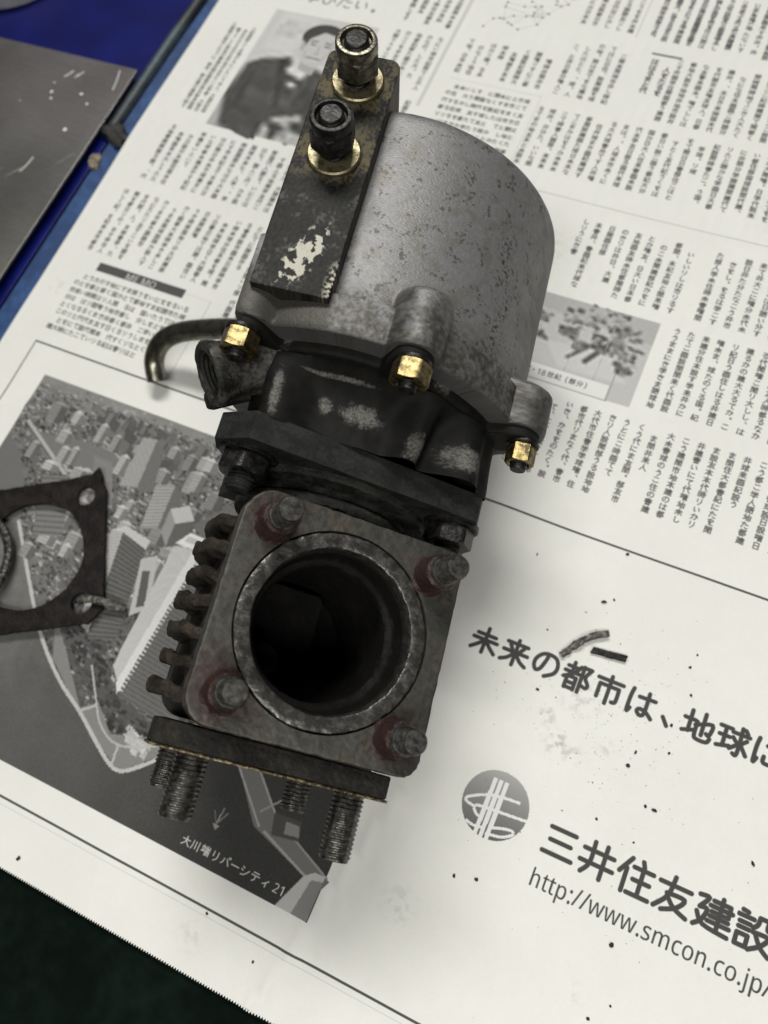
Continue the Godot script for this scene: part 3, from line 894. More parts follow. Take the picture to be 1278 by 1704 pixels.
func portrait_picture() -> void:
	fill([Vector2(-245, -317), Vector2(-186, -317), Vector2(-186, -237), Vector2(-245, -237)], 0.50)
	fill([Vector2(-240, -316), Vector2(-218, -316), Vector2(-224, -290), Vector2(-240, -290)], 0.55)
	lines(-238, -222, -311, 4, 4.0, 2.4, 0.06)
	fill([Vector2(-245, -262), Vector2(-238, -237), Vector2(-245, -237)], 0.36)
	# jacket, shirt, book
	fill([Vector2(-243, -279), Vector2(-236, -284), Vector2(-223, -287), Vector2(-212, -276), Vector2(-206, -283), Vector2(-199, -280), Vector2(-190, -268), Vector2(-190, -250), Vector2(-232, -237), Vector2(-239, -238), Vector2(-245, -258)], 0.075)
	fill([Vector2(-228, -286), Vector2(-222, -288), Vector2(-214, -262), Vector2(-217, -254)], 0.05)
	fill([Vector2(-245, -258), Vector2(-236, -270), Vector2(-232, -262), Vector2(-238, -246)], 0.06)
	fill([Vector2(-222, -281), Vector2(-214, -287), Vector2(-208, -276), Vector2(-215, -266)], 0.56)
	fill([Vector2(-208, -284), Vector2(-200, -281), Vector2(-206, -262), Vector2(-214, -262)], 0.085)
	fill([Vector2(-214, -250), Vector2(-196, -257), Vector2(-188, -246), Vector2(-192, -237), Vector2(-222, -237)], 0.42)
	speckle([Vector2(-213, -248), Vector2(-196, -254), Vector2(-190, -246), Vector2(-192, -238), Vector2(-218, -238)], 0.12, 0.6, 2.6, 21, 150)
	speckle([Vector2(-243, -279), Vector2(-223, -286), Vector2(-212, -276), Vector2(-190, -266), Vector2(-190, -248), Vector2(-232, -238), Vector2(-244, -256)], 0.055, 0.095, 9.0, 23, 120)
	rule(-226, -285, -216, -256, 1.2, 0.03); rule(-204, -281, -208, -258, 1.0, 0.035); rule(-238, -276, -236, -250, 1.4, 0.04); rule(-198, -276, -200, -258, 1.6, 0.045)
	soften(-245, -317, -186, -237, 0.09, 0.0)
	# head: face, hair, ear, features
	var face := []; var hair := []
	for i in 28:
		var t := TAU * i / 28
		face.append(Vector2(-211.5, -297) + Vector2(9.4 * cos(t) + 1.4 * sin(t), 13.0 * sin(t)))
		hair.append(Vector2(-211.5, -304) + Vector2(11.4 * cos(t), 8.8 * sin(t)))
	fill([Vector2(-217, -292), Vector2(-206, -290), Vector2(-207, -279), Vector2(-216, -282)], 0.36)
	fill(hair, 0.05)
	fill(face, 0.47)
	fill([Vector2(-221, -302), Vector2(-219, -309), Vector2(-211, -312), Vector2(-203, -309), Vector2(-201, -301), Vector2(-204, -306), Vector2(-212, -307.5), Vector2(-218, -302), Vector2(-219, -295)], 0.055)
	fill([Vector2(-221, -299), Vector2(-219, -299), Vector2(-218.6, -293), Vector2(-220.4, -294)], 0.36)
	rule(-217, -300.5, -213, -301, 0.8, 0.12); rule(-209, -301, -205, -300.2, 0.8, 0.12)
	rule(-216.4, -298.6, -213.4, -298.6, 0.9, 0.1); rule(-208.6, -298.6, -205.4, -298.4, 0.9, 0.1)
	rule(-211, -298, -210.4, -293.6, 0.6, 0.3); rule(-212, -293, -209.4, -292.8, 0.6, 0.26)
	rule(-215, -290, -207, -289.6, 0.9, 0.16); rule(-213.6, -289, -208.4, -288.8, 0.7, 0.6)
	rule(-217, -294, -216, -289, 0.5, 0.32); rule(-205.4, -294, -206, -289, 0.5, 0.32)

	rule(-205.5, -303, -203, -292, 1.6, 0.38); rule(-216, -285, -208, -283, 2.0, 0.36)
	soften(-245, -317, -186, -237, 0.3, 8.0)


func flower_picture() -> void:
	fill([Vector2(-60, -197), Vector2(-8, -197), Vector2(-8, -157), Vector2(-60, -157)], 0.45)
	fill([Vector2(-60, -197), Vector2(-8, -197), Vector2(-8, -186), Vector2(-60, -190)], 0.38)
	fill([Vector2(-48, -175), Vector2(-20, -178), Vector2(-12, -166), Vector2(-40, -165)], 0.5)
	rule(-38, -170, -26, -183, 1.5, 0.1); rule(-31, -170, -20, -187, 2.2, 0.09); rule(-20, -187, -14, -190, 1.2, 0.12)
	rule(-46, -182, -35, -187, 0.9, 0.55)
	for c in [Vector3(-38, -189, 9), Vector3(-28, -192, 9), Vector3(-21, -188, 7), Vector3(-18, -180, 6), Vector3(-16.5, -173, 4), Vector3(-26, -181, 6), Vector3(-42, -182, 4), Vector3(-36, -178, 3), Vector3(-55, -186, 4), Vector3(-53, -178, 2.5)]:
		var sq := [Vector2(c.x - c.z, c.y - c.z * 0.7), Vector2(c.x + c.z, c.y - c.z * 0.5), Vector2(c.x + c.z * 0.8, c.y + c.z * 0.6), Vector2(c.x - c.z * 0.7, c.y + c.z * 0.5)]
		speckle(sq, 0.06, 0.3, 2.6, int(c.x * 7 + c.y), 34)
	soften(-60, -197, -8, -164, 0.19, 6.0)
	for x in [-52.0, -36.0, -24.0]: rule(x, -196, x - 1, -157, 0.25, 0.33)
	rule(-60, -184, -8, -184.6, 0.2, 0.36)
	fill([Vector2(-60, -163.5), Vector2(-18, -163.5), Vector2(-18, -157), Vector2(-60, -157)], 0.66)
	type_line("代", -52, -162, 2.9, 3, 0.1); type_line("世紀", -42.5, -162, 2.9, 3.1, 0.1); type_line("部分", -33.5, -162, 2.9, 3.1, 0.1)
	latin("18", -46.6, -161.8, 3.4); latin("(", -35, -162.2, 3.4); latin(")", -27.2, -162.2, 3.4)
	fill([Vector2(-48.6, -160.8), Vector2(-47.9, -160.8), Vector2(-47.9, -160.1), Vector2(-48.6, -160.1)], 0.06)
	rule(-60, -156.8, -17, -156.8, 0.3, 0.25); rule(-17.4, -170, -17.4, -156.8, 0.25, 0.25)


func network_picture() -> void:
	var r := RandomNumberGenerator.new(); r.seed = 77
	var pts := [Vector2(-137, -331), Vector2(-134, -337), Vector2(-131, -338), Vector2(-129, -338), Vector2(-126, -336), Vector2(-124, -335), Vector2(-120, -333), Vector2(-112, -338), Vector2(-111, -343), Vector2(-125, -341), Vector2(-119, -342), Vector2(-116, -343), Vector2(-131, -346), Vector2(-131, -349), Vector2(-122, -348), Vector2(-117, -349), Vector2(-114, -350), Vector2(-116, -345), Vector2(-109, -346), Vector2(-105, -352), Vector2(-102, -354)]
	for i in 26: pts.append(Vector2(r.randf_range(-130, -98), r.randf_range(-385, -352)))
	for i in pts.size() - 1:
		if i < 21 and i != 8 and i != 12: rule(pts[i].x, pts[i].y, pts[i + 1].x, pts[i + 1].y, 0.25, 0.4)
		for j in range(i + 1, pts.size()):
			if pts[i].distance_to(pts[j]) < 9.0 and r.randf() < 0.4: rule(pts[i].x, pts[i].y, pts[j].x, pts[j].y, 0.22, 0.42)
	for p in pts: fill([p + Vector2(-0.5, -0.5), p + Vector2(0.5, -0.5), p + Vector2(0.5, 0.5), p + Vector2(-0.5, 0.5)], 0.06)


func editorial_page() -> ImageTexture:
	new_page(-278, -456, 128, -102)
	ghost(-276, -452, 126, -104)
	fill([Vector2(-149.4, -456), Vector2(-147.6, -456), Vector2(-147.6, -276), Vector2(-149.4, -276)], 0.52)
	rule(-65, -456, -65, -342, 0.25, 0.45)
	rule(-100, -244.8, 128, -244.8, 0.35, 0.42)
	for z in [-448.0, -412.0, -376.0]:
		columns(-64, 126, z, z + 33.0); columns(-262, -152, z, z + 33.0)
	columns(-94, -67, -375, -341)
	columns(-64, 126, -374, -340)
	columns(-48, 126, -334, -296.5)
	fill([Vector2(-55, -335.3), Vector2(-41, -335.3), Vector2(-41, -334.3), Vector2(-55, -334.3)], 0.05)
	columns(-57.5, -44, -332, -308, 6.4, 3.5, 0.16, 0.0)
	columns(-96, -65, -334, -297)
	columns(-142, -97, -322, -298)
	columns(-94, 126, -291, -255)
	columns(-180, -152, -347, -324); columns(-180, -152, -319, -282); columns(-180, -152, -278, -240)
	rule(-140, -296.5, -94.5, -296.5, 0.25, 0.4); rule(-94.5, -296.5, -94.5, -252, 0.25, 0.4); rule(-140, -252, -94.5, -252, 0.25, 0.4)
	lines(-139, -98, -293.5, 9, 4.4, 2.8, 0.13)
	columns(-58, -5, -237, -202); columns(-1, 126, -237, -202)
	columns(-4, 126, -197, -158)
	columns(-62, 126, -152, -116)
	columns(-150, -100, -240, -205); columns(-160, -100, -200, -120)
	for s in [Vector4(-268, -130, 7, 0.12), Vector4(-60, -220, 14, 0.07), Vector4(20, -260, 16, 0.06), Vector4(-250, -210, 10, 0.07)]: stain(s.x, s.y, s.z, s.w)
	# the left-hand article
	type_line("学びたい。", -234, -334, 9.0, 9.2, 0.075, Color(0.09, 0.09, 0.09))
	type_line("に", -243, -334, 9.0, 9.2, 0.075, Color(0.09, 0.09, 0.09))
	columns(-264, -249, -302, -242, 3.9, 2.5, 0.11)
	columns(-264, -150, -232, -196.5)
	columns(-265, -165, -190, -152.5)
	fill([Vector2(-254, -148), Vector2(-207, -148), Vector2(-207, -143.3), Vector2(-254, -143.3)], 0.075)
	latin("ME MO", -238, -147.2, 4.6, Color(0.6, 0.6, 0.57), 1.1)
	lines(-261, -198, -140.5, 8, 4.1, 2.9, 0.12)
	rule(-207, -146, -193, -146, 0.2, 0.45); rule(-193, -146, -193, -106, 0.2, 0.45)
	columns(-188, -62, -150, -112)
	portrait_picture(); flower_picture(); network_picture()
	return ImageTexture.create_from_image(page)


func logo() -> void:
	var c := Vector2(-2.6, -0.8); var r := 11.2
	for i in 56:      # a disc that fades upward, as printed
		var t0 := -r + 2.0 * r * i / 56.0; var t1 := -r + 2.0 * r * (i + 1) / 56.0
		var w0 := sqrt(maxf(r * r - t0 * t0, 0)); var w1 := sqrt(maxf(r * r - t1 * t1, 0))
		fill([c + Vector2(-w0, t0), c + Vector2(w0, t0), c + Vector2(w1, t1), c + Vector2(-w1, t1)], lerpf(0.36, 0.10, pow(i / 55.0, 0.8)))
	var paper := 0.69
	for x in [-2.9, -0.9, 1.1]: rule(c.x + x, c.y - 8.2, c.x + x - 0.2, c.y + 11.4, 1.5, paper)
	for sw in [[Vector2(7.4, -3.7), Vector2(2.4, -3.3), Vector2(-3.6, -2.0), Vector2(-9.4, 1.2), Vector2(-9.3, 2.6), Vector2(-6.6, 3.1)], [Vector2(-6.4, 3.6), Vector2(-5.4, 2.4), Vector2(0.6, 1.7), Vector2(6.0, 1.2), Vector2(11.2, 0.7)], [Vector2(-6.4, 3.6), Vector2(-4.6, 5.2), Vector2(-2.4, 5.5)], [Vector2(-7.4, 8.2), Vector2(-4.6, 8.8), Vector2(-1.6, 8.3)], [Vector2(1.5, 7.1), Vector2(5.0, 5.9), Vector2(7.8, 5.4), Vector2(8.5, 6.4), Vector2(5.2, 8.6), Vector2(0.0, 9.5)]]:
		var pts := []
		for q in sw: pts.append(Vector3(c.x + q.x, 0, c.y + q.y))
		var line := path(pts, 6)
		for i in line.size() - 1: rule(line[i].x, line[i].z, line[i + 1].x, line[i + 1].z, 0.95, paper)


func advert_page() -> ImageTexture:
	new_page(-278, -102, 128, 88.5)
	rule(-261.5, -101.4, 124, -101.4, 0.75, 0.07); rule(-261.5, 68.6, 124, 68.6, 0.75, 0.07)
	rule(-261.5, -101.8, -261.5, 69, 0.75, 0.07); rule(124, -101.8, 124, 69, 0.75, 0.07)
	rule(-262, 71.0, 125, 71.0, 0.2, 0.5)
	for s in [Vector4(9, -28, 7, 0.3), Vector4(15, -26, 5, 0.2), Vector4(3, -35, 5, 0.22), Vector4(25, -33, 4, 0.15), Vector4(-20, 40, 9, 0.12), Vector4(60, 55, 8, 0.1), Vector4(40, 40, 5, 0.1), Vector4(12, -45, 10, 0.16), Vector4(-230, 75, 10, 0.08), Vector4(-80, 78, 8, 0.08)]: stain(s.x, s.y, s.z, s.w)
	city_picture()
	type_line("未来の都市は、", -31.4, -56.8, 11.0, 11.3, 0.125)
	type_line("地球に", 44.6, -56.8, 11.0, 11.3, 0.125)
	logo()
	type_line("三井住友建設", 14.8, -4.4, 12.2, 12.35, 0.118)
	latin("http://www.smcon.co.jp/", 15.6, 11.4, 7.6, INK, 0.9)
	return ImageTexture.create_from_image(page)

# ---------------------------------------------------------------- the valve
const ROLL := 0.5044      # the port flange leans this far to the side about the long axis
const TILT := 0.1484      # the mounting block's own lean
const LUGS := [-22.0, 28.0, 79.0, 150.0, 215.0]
const BOSS_END := [100.0, 92.0, 88.5, 88.0, 88.0]
const BOSS_RAD := [8.0, 7.4, 8.4, 8.0, 8.0]


func P(t: float, n: float, a: float, roll := ROLL) -> Vector3:
	return Vector3(t * cos(roll) + n * sin(roll), -t * sin(roll) + n * cos(roll), -a)


# a frame whose y is the face normal (true) or the way towards the near end (false)
func body_frame(face: bool, roll := ROLL) -> Transform3D:
	var t := Vector3(cos(roll), -sin(roll), 0); var n := Vector3(sin(roll), cos(roll), 0); var z := Vector3(0, 0, 1)
	return Transform3D(Basis(t, n, z), Vector3.ZERO) if face else Transform3D(Basis(t, z, -n), Vector3.ZERO)


func smax(a: float, b: float, k: float) -> float:
	var h := maxf(k - absf(a - b), 0.0) / k
	return maxf(a, b) + h * h * k * 0.25


# reach of lug i (a round pillar of radius rad on the bolt circle) in direction th
func lug_reach(th: float, i: int, rad: float) -> float:
	var d := wrapf(th - deg_to_rad(LUGS[i]), -PI, PI)
	if absf(d) > 0.4: return 0.0
	var s := 54.8 * sin(d)
	var e := rad * rad - s * s
	if e <= 0.0: return maxf(0.0, 54.8 * cos(d) - (absf(s) - rad) * 6.0)
	return 54.8 * cos(d) + sqrt(e)


# surface r(theta, a) round the long axis; theta runs from straight down, over the top, to straight down
func polar(mb: MB, stations: PackedFloat32Array, n: int, f: Callable, v0: float, v1: float) -> void:
	var rings := []; var uvs := []
	for a in stations:
		var rg := PackedVector3Array(); var u := PackedVector2Array()
		for i in n + 1:
			var th := -PI + TAU * i / n
			var r: float = f.call(th, a)
			rg.append(Vector3(r * sin(th), r * cos(th), -a)); u.append(Vector2(float(i) / n, (a - v0) / (v1 - v0)))
		rings.append(rg); uvs.append(u)
	mb.stack(rings, false, false, false, uvs)


func build_cover(valve: Node3D) -> void:
	var mb := MB.new()
	var st := PackedFloat32Array([72.99, 73.0, 73.3, 73.9, 74.8, 76, 78, 80, 82, 83.4, 84.2, 84.7, 85.1, 85.5, 86.0, 86.5, 87.1, 87.6, 88, 88.4, 89, 90, 91, 91.8, 92.5, 93.2, 93.7, 94.1, 94.6, 95.4, 96.4, 97.4, 98.2, 99, 99.5, 100, 100.6, 103, 107, 112, 118, 124, 130, 136, 141, 145, 147, 148.5, 149.6, 150.6, 151.4, 152.0, 152.5, 152.8, 153.0, 153.05, 153.1])
	var nz := noise(201, 0.03, 3)
	polar(mb, st, 420, func(th, a):
		if a < 72.995: return 44.0
		var deg := rad_to_deg(th)
		var band: float = 3.2 - 0.7 * smoothstep(34.0, 44.0, deg)
		var r := 52.3 + band * (1.0 - smoothstep(84.0, 86.2, a)) - 8.0 * smoothstep(91.0, 102.0, deg) * (1.0 - smoothstep(79.0, 87.0, a))
		var lip: float = sqrt(maxf(0.0, 1.0 - pow(clampf((74.8 - a) / 1.9, 0, 1), 2)))
		r = r - 1.1 * (1.0 - lip)
		if a > 147.0:
			var e: float = clampf((a - 147.0) / 6.0, 0, 1)
			r = 46.3 + 6.0 * sqrt(maxf(0.0, 1.0 - e * e))
			if a > 153.02: r = 24.0
			if a > 153.08: r = 0.01
		var flat: float = 29.6 / maxf(0.05, cos(th + deg_to_rad(81.5)))
		if a < 153.02: r = minf(r, -smax(-r, -maxf(flat, 20.0), 1.5))
		for i in LUGS.size():
			var end: float = BOSS_END[i]
			var k: float = sqrt(maxf(0.0, 1.0 - pow(clampf((a - end + 3.0) / 3.0, 0, 1), 2)))
			if k > 0.0 and lug_reach(th, i, 8.4) > 0.0 or k > 0.0 and absf(wrapf(th - deg_to_rad(LUGS[i]), -PI, PI)) < 0.3: r = smax(r, lug_reach(th, i, BOSS_RAD[i] - 1.0 * (1.0 - lip)) - 9.0 * (1.0 - k), 4.5)
		r = minf(r, maxf(flat * (29.6 + 1.0) / 29.6, 20.0) if a < 100.6 else r)
		return r + 0.14 * nz.get_noise_3d(sin(th) * 60.0, cos(th) * 60.0, a), 73.0, 153.0)
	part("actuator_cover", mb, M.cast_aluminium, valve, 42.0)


func build_body(valve: Node3D) -> void:
	# black casting: rim under the cover, then a waisted neck with corner pillars, ending on the square plate
	var mb := MB.new()
	var st := PackedFloat32Array([51.0, 51.7, 52.4, 53.5, 55, 56.5, 58, 59.5, 61, 62.5, 64, 65.5, 66.8, 68, 69, 69.6, 70.0, 70.05, 70.3, 70.8, 71.5, 72.6, 72.98])
	var pill := [Vector3(-14, 45, 7.5), Vector3(43, 41, 5.0), Vector3(66, 50, 9.5), Vector3(78, 49.5, 5.5), Vector3(130, 46, 9), Vector3(160, 45, 9), Vector3(-70, 36, 9), Vector3(-101, 36, 9)]
	var nz := noise(211, 0.03, 4)
	polar(mb, st, 300, func(th, a):
		if a >= 70.0:
			var lip: float = sqrt(maxf(0.0, 1.0 - pow(clampf((71.5 - a) / 1.5, 0, 1), 2)))
			var r: float = 46.5 + 1.3 * lip - 4.0 * smoothstep(91.0, 102.0, rad_to_deg(th))
			if a < 70.02: r = 46.0
			for i in LUGS.size(): r = smax(r, lug_reach(th, i, BOSS_RAD[i] - 2.6 + 1.0 * lip), 2.0)
			r = minf(r, maxf(20.0, 28.8 / maxf(0.05, cos(th + deg_to_rad(81.5)))))
			return r + 0.3 * nz.get_noise_3d(sin(th) * 80.0, cos(th) * 80.0, a * 1.4)
		var q: float = (a - 50.0) / 20.0
		var base: float = 35.0 + 2.0 * q + 8.5 * pow(clampf(q, 0, 1), 4.0)
		var r: float = base
		for p in pill:
			var d: float = absf(wrapf(th - deg_to_rad(p.x), -PI, PI)) * p.y / p.z
			var top: float = p.y + (48.5 - p.y) * clampf(q, 0, 1) * 0.85
			r = maxf(r, r + (top - r) * exp(-pow(d, 2.6)))
		r = minf(r, maxf(20.0, 27.5 / maxf(0.05, cos(th + deg_to_rad(81.5)))))
		return r + 0.55 * nz.get_noise_3d(sin(th) * 60.0, cos(th) * 60.0, a * 1.3), 50.0, 70.0)
	var body := part("valve_housing", mb, M.sooty_body, valve, 50.0)
	# square plate with cut corners
	var pl := PackedVector2Array([Vector2(38, -33), Vector2(38.6, 29), Vector2(36.5, 33), Vector2(-33.0, 34), Vector2(-41, 23.5), Vector2(-39.5, 16.0), Vector2(-29, 6.0), Vector2(-27, -12), Vector2(-31, -33)])
	mb = MB.new()
	slab(mb, dense(pl, 4.0), -51.6, -43.2, 0.5, body_frame(false), 0.0, Vector2.ZERO, 0.12, 4)
	var plate := part("square_plate", mb, M.dark_plate, valve, 30.0)
	for c in [Vector3(-30.5, 21.0, 0.2), Vector3(33.0, 23.0, 0.75), Vector3(33.0, -23.0, 0.1)]:
		mb = MB.new()
		var xf := fr(P(c.x, c.y, 43.5), Vector3(0, 0, 1))
		lathe(mb, [Vector2(0.1, 0.0), Vector2(8.4, 0.0), Vector2(8.4, 1.2), Vector2(8.1, 1.5), Vector2(6, 1.5)], 36, xf)
		var x2 := xf; x2.origin += xf.basis.y * 1.5
		hexnut(mb, 6.6, 5.6, 0.0, x2, c.z, 48, 0.0)
		var bolt := part("plate_bolt", mb, M.black_nut, plate)
		mb = MB.new()
		thread(mb, 4.0, 7.0, 11.6, 1.25, 0.45, xf)
		part("bolt_end", mb, M.black_iron, bolt if false else plate)
	# waist between plate and flange block, with two worn steps
	mb = MB.new()
	lathe(mb, [Vector2(20, 28.0), Vector2(23.5, 29), Vector2(23.5, 33.2), Vector2(27.5, 34.0), Vector2(28.0, 34.6), Vector2(28.0, 36.8), Vector2(27.2, 37.5), Vector2(25.0, 38.2), Vector2(25.0, 40.4), Vector2(30.5, 41.2), Vector2(31, 41.9), Vector2(31, 44.0)], 96, Transform3D(Basis(Vector3(1, 0, 0), Vector3(0, 0, -1), Vector3(0, 1, 0)), Vector3.ZERO), 0.5, 8)
	part("waist", mb, M.black_iron, valve)
	# side lug under the threaded port
	# threaded port on the shoulder of the housing
	var d := Vector3(-0.64, 0.42, 0.6).normalized()
	var o := Vector3(-30.0, 45.5, -59.5)
	mb = MB.new()
	var xp := fr(o, d)
	lathe(mb, [Vector2(12.5, -30), Vector2(10.5, -19), Vector2(8.6, -12), Vector2(8.1, -8), Vector2(8.5, -4.5), Vector2(9.3, -2.2), Vector2(9.4, -0.8), Vector2(8.9, 0.0), Vector2(6.9, 0.0), Vector2(6.4, -0.5)], 44, xp, 0.35, 9)
	var port := part("threaded_port", mb, M.sooty_body_plain, body)
	mb = MB.new()
	var prof := []
	for k in 15: prof.append(Vector2(6.4 if k % 2 == 0 else 5.85, -0.5 - k * 0.62))
	prof.append(Vector2(5.6, -9.6)); prof.append(Vector2(0.01, -9.8))
	lathe(mb, prof, 36, xp)
	part("port_thread", mb, M.black_iron, body)
	mb = MB.new()
	var xl := fr(o + d * -5.5 + Vector3(-2.5, -7.0, 5.5), d)
	lathe(mb, [Vector2(0.1, -8), Vector2(3.2, -8), Vector2(2.9, 3.0), Vector2(2.2, 4.2), Vector2(0.01, 4.5)], 20, xl, 0.5, 12)
	part("casting_lug", mb, M.black_iron, body)
	# six-sided nuts that hold the cover, each with the end of its bolt
	for i in LUGS.size():
		var th := deg_to_rad(LUGS[i] + (1.5 if i == 0 else 0.0))
		var c := Vector3(57.2 * sin(th), 57.2 * cos(th), -70.2)
		var xn := fr(c, Vector3(0, 0, 1), Vector3(sin(th), cos(th), 0))
		mb = MB.new()
		lathe(mb, [Vector2(2.7, 0), Vector2(4.9, 0), Vector2(4.9, 0.8), Vector2(4.7, 1.0), Vector2(3.5, 1.0)], 32, xn)
		var ws := mb
		xn.origin += Vector3(0, 0, 1.0)
		mb = MB.new()
		hexnut(mb, [4.5, 4.75, 3.95, 4.6, 4.6][i], 5.9, 2.7, xn, deg_to_rad([151.8, 95.3, 47.0, 10.0, 25.0][i]), 48)
		var nut := part("cover_nut", mb, M.brass, valve)
		part("washer", ws, M.black_nut, nut)
		mb = MB.new()
		thread(mb, 2.65, -0.5, 7.7, 1.0, 0.35, xn, 24, 1.2)
		part("bolt_end", mb, M.black_nut, nut)


func build_block(valve: Node3D) -> void:
	var xf := body_frame(true, TILT)
	var mb := MB.new()
	# outline (t, a): a long pad, its far corner rounded
	var o := rrect(-28.3, -6.6, 80.6, 162.6, 3.2, 6, [1.0, 1.0, 0.12, 0.12])
	slab(mb, dense(o, 3.0), 34.0, 57.5, 0.45, xf, 0.0, Vector2.ZERO, 0.06, 5)
	var inv := xf.affine_inverse()
	for i in mb.v.size():
		var q := inv * mb.v[i]
		mb.uv[i] = Vector2((q.x + 28.3) / 21.7, (-q.z - 80.6) / 82.0)
	var block := part("mounting_block", mb, M.block_top, valve, 30.0)
	mb = MB.new()
	slab(mb, dense(rrect(-30.4, -20.0, 92, 157, 2.5, 5), 4.0), 34.0, 52.5, 1.0, xf, 0.0, Vector2.ZERO, 0.15, 6)
	part("block_web", mb, M.black_iron, block)
	for k in 2:
		var a: float = [151.4, 125.3][k]
		var nutm: Material = [M.gold_nut, M.black_nut][k]
		var base := P(-17.1, 57.5, a, TILT)
		var up := Vector3(sin(TILT), cos(TILT), 0)
		var x1 := fr(base, up)
		mb = MB.new()
		lathe(mb, [Vector2(3.6, 1.5), Vector2(3.6, 0.1), Vector2(7.5, 0.1), Vector2(7.6, 0.5), Vector2(7.6, 1.2), Vector2(7.2, 1.6), Vector2(3.6, 1.6)], 48, x1)
		part("washer", mb, M.washer, block)
		mb = MB.new()
		thread(mb, 3.5, 0.0, 15.4, 1.25, 0.45, x1, 30, 0.7)
		part("mounting_stud", mb, M.black_nut, block)
		mb = MB.new()
		var x2 := x1; x2.origin += up * 4.6
		lathe(mb, [Vector2(3.5, 0.0), Vector2(4.9, 0.0), Vector2(5.0, 0.9), Vector2(4.4, 1.2)], 40, x2)
		x2.origin += up * 0.7
		hexnut(mb, 5.75, 6.6, 3.6, x2, 0.3 + 0.2 * k, 60)
		x2.origin += up * 5.6
		lathe(mb, [Vector2(5.4, 0.0), Vector2(5.85, 0.5), Vector2(5.95, 1.2), Vector2(5.85, 3.4), Vector2(5.5, 4.0), Vector2(5.0, 4.15), Vector2(4.5, 4.1), Vector2(4.2, 3.7), Vector2(4.1, 2.6), Vector2(3.5, 2.4)], 48, x2)
		part("lock_nut", mb, nutm, block)


